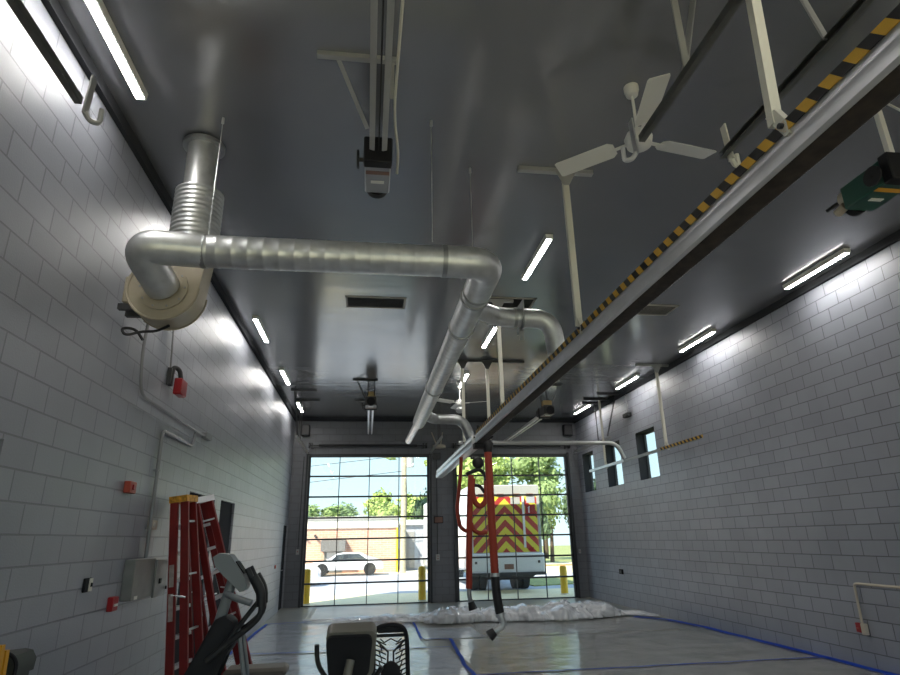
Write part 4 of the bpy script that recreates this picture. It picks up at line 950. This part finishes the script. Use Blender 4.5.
link('rear_window', bx(4.98, 5.32, TY + .025, TY + .035, 2.86, 3.1), 'truck_grey', tk); link('side_window', bx(5.56, 5.86, TY + .025, TY + .035, 2.90, 3.12), 'asphalt', tk)
link('emblem', bx(5.50, 5.86, TY + .028, TY + .036, 2.45, 2.84), 'red_plastic', tk)
em = B(); bar(em, (5.63, TY + .025, 2.56), (5.63, TY + .025, 2.76), .045, .006, (0, 1, 0)); bar(em, (5.60, TY + .025, 2.72), (5.66, TY + .025, 2.78), .04, .006, (0, 1, 0)); link('emblem_mark', em, 'truck_white', tk)
link('lower_body', bx(TX0, TX1 + .02, TY - .12, TY + .05, .62, 1.24, .03), 'truck_white', tk)
link('number_plate', bx(4.63, 4.95, TY - .13, TY - .12, .74, .90), 'brown_label', tk)
link('bumper', bx(TX0 - .02, TX1 + .03, TY - .2, TY - .05, .54, .64, .01), 'dark_steel', tk)
link('tail_lamp', box(bx(5.80, 5.88, TY - .13, TY - .12, .92, 1.0), 3.62, 3.70, TY - .13, TY - .12, .92, 1.0), 'dark_steel', tk)
link('reflector', bx(5.55, 5.72, TY + .025, TY + .036, 1.32, 1.42), 'red_plastic', tk)
link('axle', tb([(3.8, TY + 1.6, .45), (5.75, TY + 1.6, .45)], .09, 10), 'dark_steel', tk)
link('hitch_frame', prism(B(), [(3.9, .54), (5.75, .54), (5.5, .40), (4.2, .40)], 'y', TY, TY + .1), 'dark_steel', tk)
for x in (3.72, 4.02, 5.28, 5.58): link('wheel', tube(disc(B(), (x, TY + 1.6, .48), .48, .24, 'x', 28), [(x - .01, TY + 1.6, .48), (x + .25, TY + 1.6, .48)], .2, 14), 'tyre', tk)
link('cab', bx(TX0 + .1, TX1 - .1, TY + 5.3, TY + 7.4, .5, 2.7, .1), 'truck_white', tk)
for x in (3.62, 5.6): link('wheel', disc(B(), (x, TY + 6.2, .45), .45, .25, 'x', 28), 'tyre', tk)

# parked cars
def carshape(label, x0, x1, y, h=1.42, col='car_white', name='parked_car'):
    L = x1 - x0; c = thing(name, label, 'car', ((x0 + x1) / 2, y, 0), 'cars parked over the road')
    Q = lambda s_, z: (x0 + L * s_, z * h)
    bm = B(); prism(bm, [Q(0, .25), Q(.0, .5), Q(.03, .58), Q(.24, .64), Q(.36, .95), Q(.45, 1.0), Q(.68, 1.0), Q(.84, .72), Q(.97, .66), Q(1, .5), Q(1, .25)], 'y', y, y + 1.75)
    bmesh.ops.bevel(bm, geom=bm.edges[:], offset=.05, segments=2, affect='EDGES', profile=.5); link('body', bm, col, c)
    link('side_windows', prism(B(), [Q(.29, .66), Q(.38, .92), Q(.46, .95), Q(.67, .95), Q(.78, .70)], 'y', y - .012, y + .01), 'car_glass', c)
    for s_ in (.18, .82):
        for yy in (y + .0, y + 1.6): link('wheel', disc(B(), (x0 + L * s_, yy - .02, .32), .32, .18, 'y', 20), 'tyre', c)
    return c
carshape('white parked car in front of the brick building', -3.0, .9, 33.8, 1.15)
carshape('pale vehicle nose at the left edge of the left door view', -6.2, -1.95, 26.6, 1.05)
carshape('grey car half hidden behind the right yellow bollard', 3.3, 7.3, 34.9, 1.4, 'truck_grey')
vw = thing('white_trailer', 'bright white trailer standing to the left behind the truck', 'trailer', (4.2, 30, 0))
link('box', bx(2.95, 4.75, 29.5, 32.5, .75, 3.5, .03), 'truck_white', vw); link('chassis', bx(3.0, 4.7, 29.6, 32.4, .5, .75), 'truck_grey', vw)
for x in (3.1, 4.4): link('wheel', disc(B(), (x, 30.2, .38), .38, .22, 'x', 20), 'tyre', vw)

# trees
def crown_mesh(seed, n=900, leaf=.30, blobs=9, flat=.75):
    rnd = random.Random(seed); bm = B(); bl_ = []
    for k in range(blobs):
        a = rnd.uniform(0, 2 * PI); r = rnd.uniform(0, .62); bl_.append((Vector((r * math.cos(a), r * math.sin(a), rnd.uniform(-.45, .6) * flat)), rnd.uniform(.28, .5)))
    for i in range(n):
        c, R_ = rnd.choice(bl_); d = Vector((rnd.gauss(0, 1), rnd.gauss(0, 1), rnd.gauss(0, 1))).normalized(); p = c + d * R_ * rnd.uniform(.72, 1.03)
        q = (d + Vector((rnd.gauss(0, .5), rnd.gauss(0, .5), rnd.gauss(0, .5)))).normalized(); a = q.orthogonal().normalized(); b_ = q.cross(a); s_ = leaf * rnd.uniform(.12, .3)
        bm.faces.new([bm.verts.new(p + a * s_), bm.verts.new(p + b_ * s_ * .7), bm.verts.new(p - a * s_), bm.verts.new(p - b_ * s_ * .7)])
    for c, R_ in bl_: 
        g_ = bmesh.ops.create_icosphere(bm, subdivisions=2, radius=R_ * .58, matrix=Matrix.Translation(c))
        for v in g_['verts']: v.co += (v.co - c) * .25 * noise.noise(v.co * 4)
    me = bpy.data.meshes.new('crown'); bm.to_mesh(me); bm.free(); return me
CM = [crown_mesh(s_, 1500) for s_ in (1, 2, 3)]
mats_ = {}
def tree(label, x, y, z, rx, rz, m_, k, grp, trunk=True):
    t_ = thing('tree', label, 'tree', (x, y, 0), grp)
    key = (k, m_)
    if key not in mats_:
        me = CM[k].copy(); me.materials.append(MT[m_]); mats_[key] = me
    o = bpy.data.objects.new('crown', mats_[key]); COL.objects.link(o); o.parent = t_; o.location = (0, 0, z); o.scale = (rx, rx, rz); o.rotation_euler = (0, 0, k * 1.3 + x)
    link('trunk', tb([(x, y, 0), (x + .1, y, z * .6), (x, y, z)], [.22 * rx / 3, .16 * rx / 3, .08], 8), 'bark', t_)
gL, gR = 'trees behind the brick building', 'trees beyond the truck'
tree('low pale tree at the left end behind the brick building', -5.2, 56, 3.4, 2.6, 2.1, 'leaf_mid', 0, gL)
tree('low bushy tree behind the left part of the parapet', -2.4, 58, 3.9, 3.0, 1.9, 'leaf_mid', 1, gL)
tree('bright green rounded tree behind the middle of the parapet', 1.0, 52, 3.9, 2.4, 2.4, 'leaf_bright', 2, gL)
tree('bright green tree just left of the utility pole', 4.0, 57, 3.9, 2.5, 2.6, 'leaf_bright', 0, gL)
tree('dark conifer like tree right of the utility pole', 4.6, 46, 3.1, 1.3, 3.3, 'leaf_dark', 1, gL)
tree('sunlit tree between the shed and the pillar', 5.3, 50, 2.4, 1.8, 2.4, 'leaf_bright', 2, gL)
tree('tall tree with loose foliage high behind the utility pole', 2.62, 44, 8.0, 1.9, 1.3, 'leaf_bright', 1, gL)
tree('bright tall tree behind the left part of the truck roof', 6.6, 40, 5.3, 2.6, 2.4, 'leaf_bright', 0, gR)
tree('bright tall tree above the truck roof', 9.0, 46, 5.6, 3.3, 3.0, 'leaf_bright', 2, gR)
tree('dense bright tree filling the top middle of the right door view', 12.4, 61, 8.4, 3.6, 3.0, 'leaf_bright', 1, gR)
tree('pale green tree high over the left side of the truck', 7.4, 57, 8.0, 2.8, 2.4, 'leaf_bright', 0, gR)
tree('slender dark green tree right of the truck', 11.0, 41, 3.2, 1.7, 2.8, 'leaf_dark', 1, gR)
tree('sunlit tree at the right edge of the door view', 13.3, 44, 3.6, 2.2, 3.0, 'leaf_mid', 0, gR)
tree('high leafy tree at the top right of the door view', 15.2, 52, 7.2, 3.4, 2.8, 'leaf_mid', 2, gR)
tree('yellow green low tree close to the mulch bed', 12.2, 48.5, 2.2, 2.2, 2.0, 'leaf_bright', 1, gR)
tree('far right dark tree partly behind the pillar', 17.8, 50, 4.0, 3.0, 3.6, 'leaf_dark', 0, gR)
for i, (x, y, z, r) in enumerate(((19, 32, 1.8, 2.2), (20.5, 37.5, 2.2, 2.4), (16, 33.5, 1.6, 2.2))):
    tree(('leafy tree outside the nearest right wall window', 'leafy tree outside the middle right wall window', 'leafy tree outside the last right wall window')[i], x, y, z, r, 2.2, 'leaf_bright', i, 'trees seen outside the right wall windows')

# small pieces that belong to a part hang under that part
def centre(o):
    v = o.data.vertices; return sum((x.co for x in v), Vector()) / max(1, len(v))
SUB = {'rail_edge': 'front_rail', 'label_sticker': 'front_rail', 'hand_grip': 'moving_arm', 'console_screen': 'console', 'console_back': 'console', 'seat_back_lattice': 'seat_back_frame',
       'nozzle_mouth': 'nozzle_elbow', 'elbow_clamp': 'nozzle_elbow', 'toggle': 'switch_plate', 'emblem_mark': 'emblem', 'blade_arm': 'fan_blade', 'name_plate': 'control_box', 'warning_label': 'control_box',
       'drum_cover': 'control_box', 'gusset_plate': 'cross_channel', 'ring_bolts': 'inlet_ring', 'clamp_bolt': 'foot_bracket', 'push_button': 'case', 'display_face': 'case', 'speaker_grille': 'case',
       'pull_handle': 'case', 'horn_grille': 'horn_body', 'housing_rim': 'scroll_housing', 'grille_slats': 'grille_duct', 'number_plate': 'lower_body', 'tail_lamp': 'lower_body', 'hose_clamp': 'orange_hose',
       'window_pane': 'brick_wall', 'coping': 'parapet', 'end_holes': 'end_cap', 'spring_bumper': 'end_hanger', 'lid': 'body', 'strobe_lens': 'case', 'socket': 'case', 'dial': 'case'}
for root in [o for o in S.objects if o.parent is None]:
    kids = list(root.children)
    for c in kids:
        tgt = SUB.get(c.name.split('.')[0])
        cand = [k for k in kids if tgt and k.name.split('.')[0] == tgt and k is not c]
        if cand: c.parent = min(cand, key=lambda k: (centre(k) - centre(c)).length)
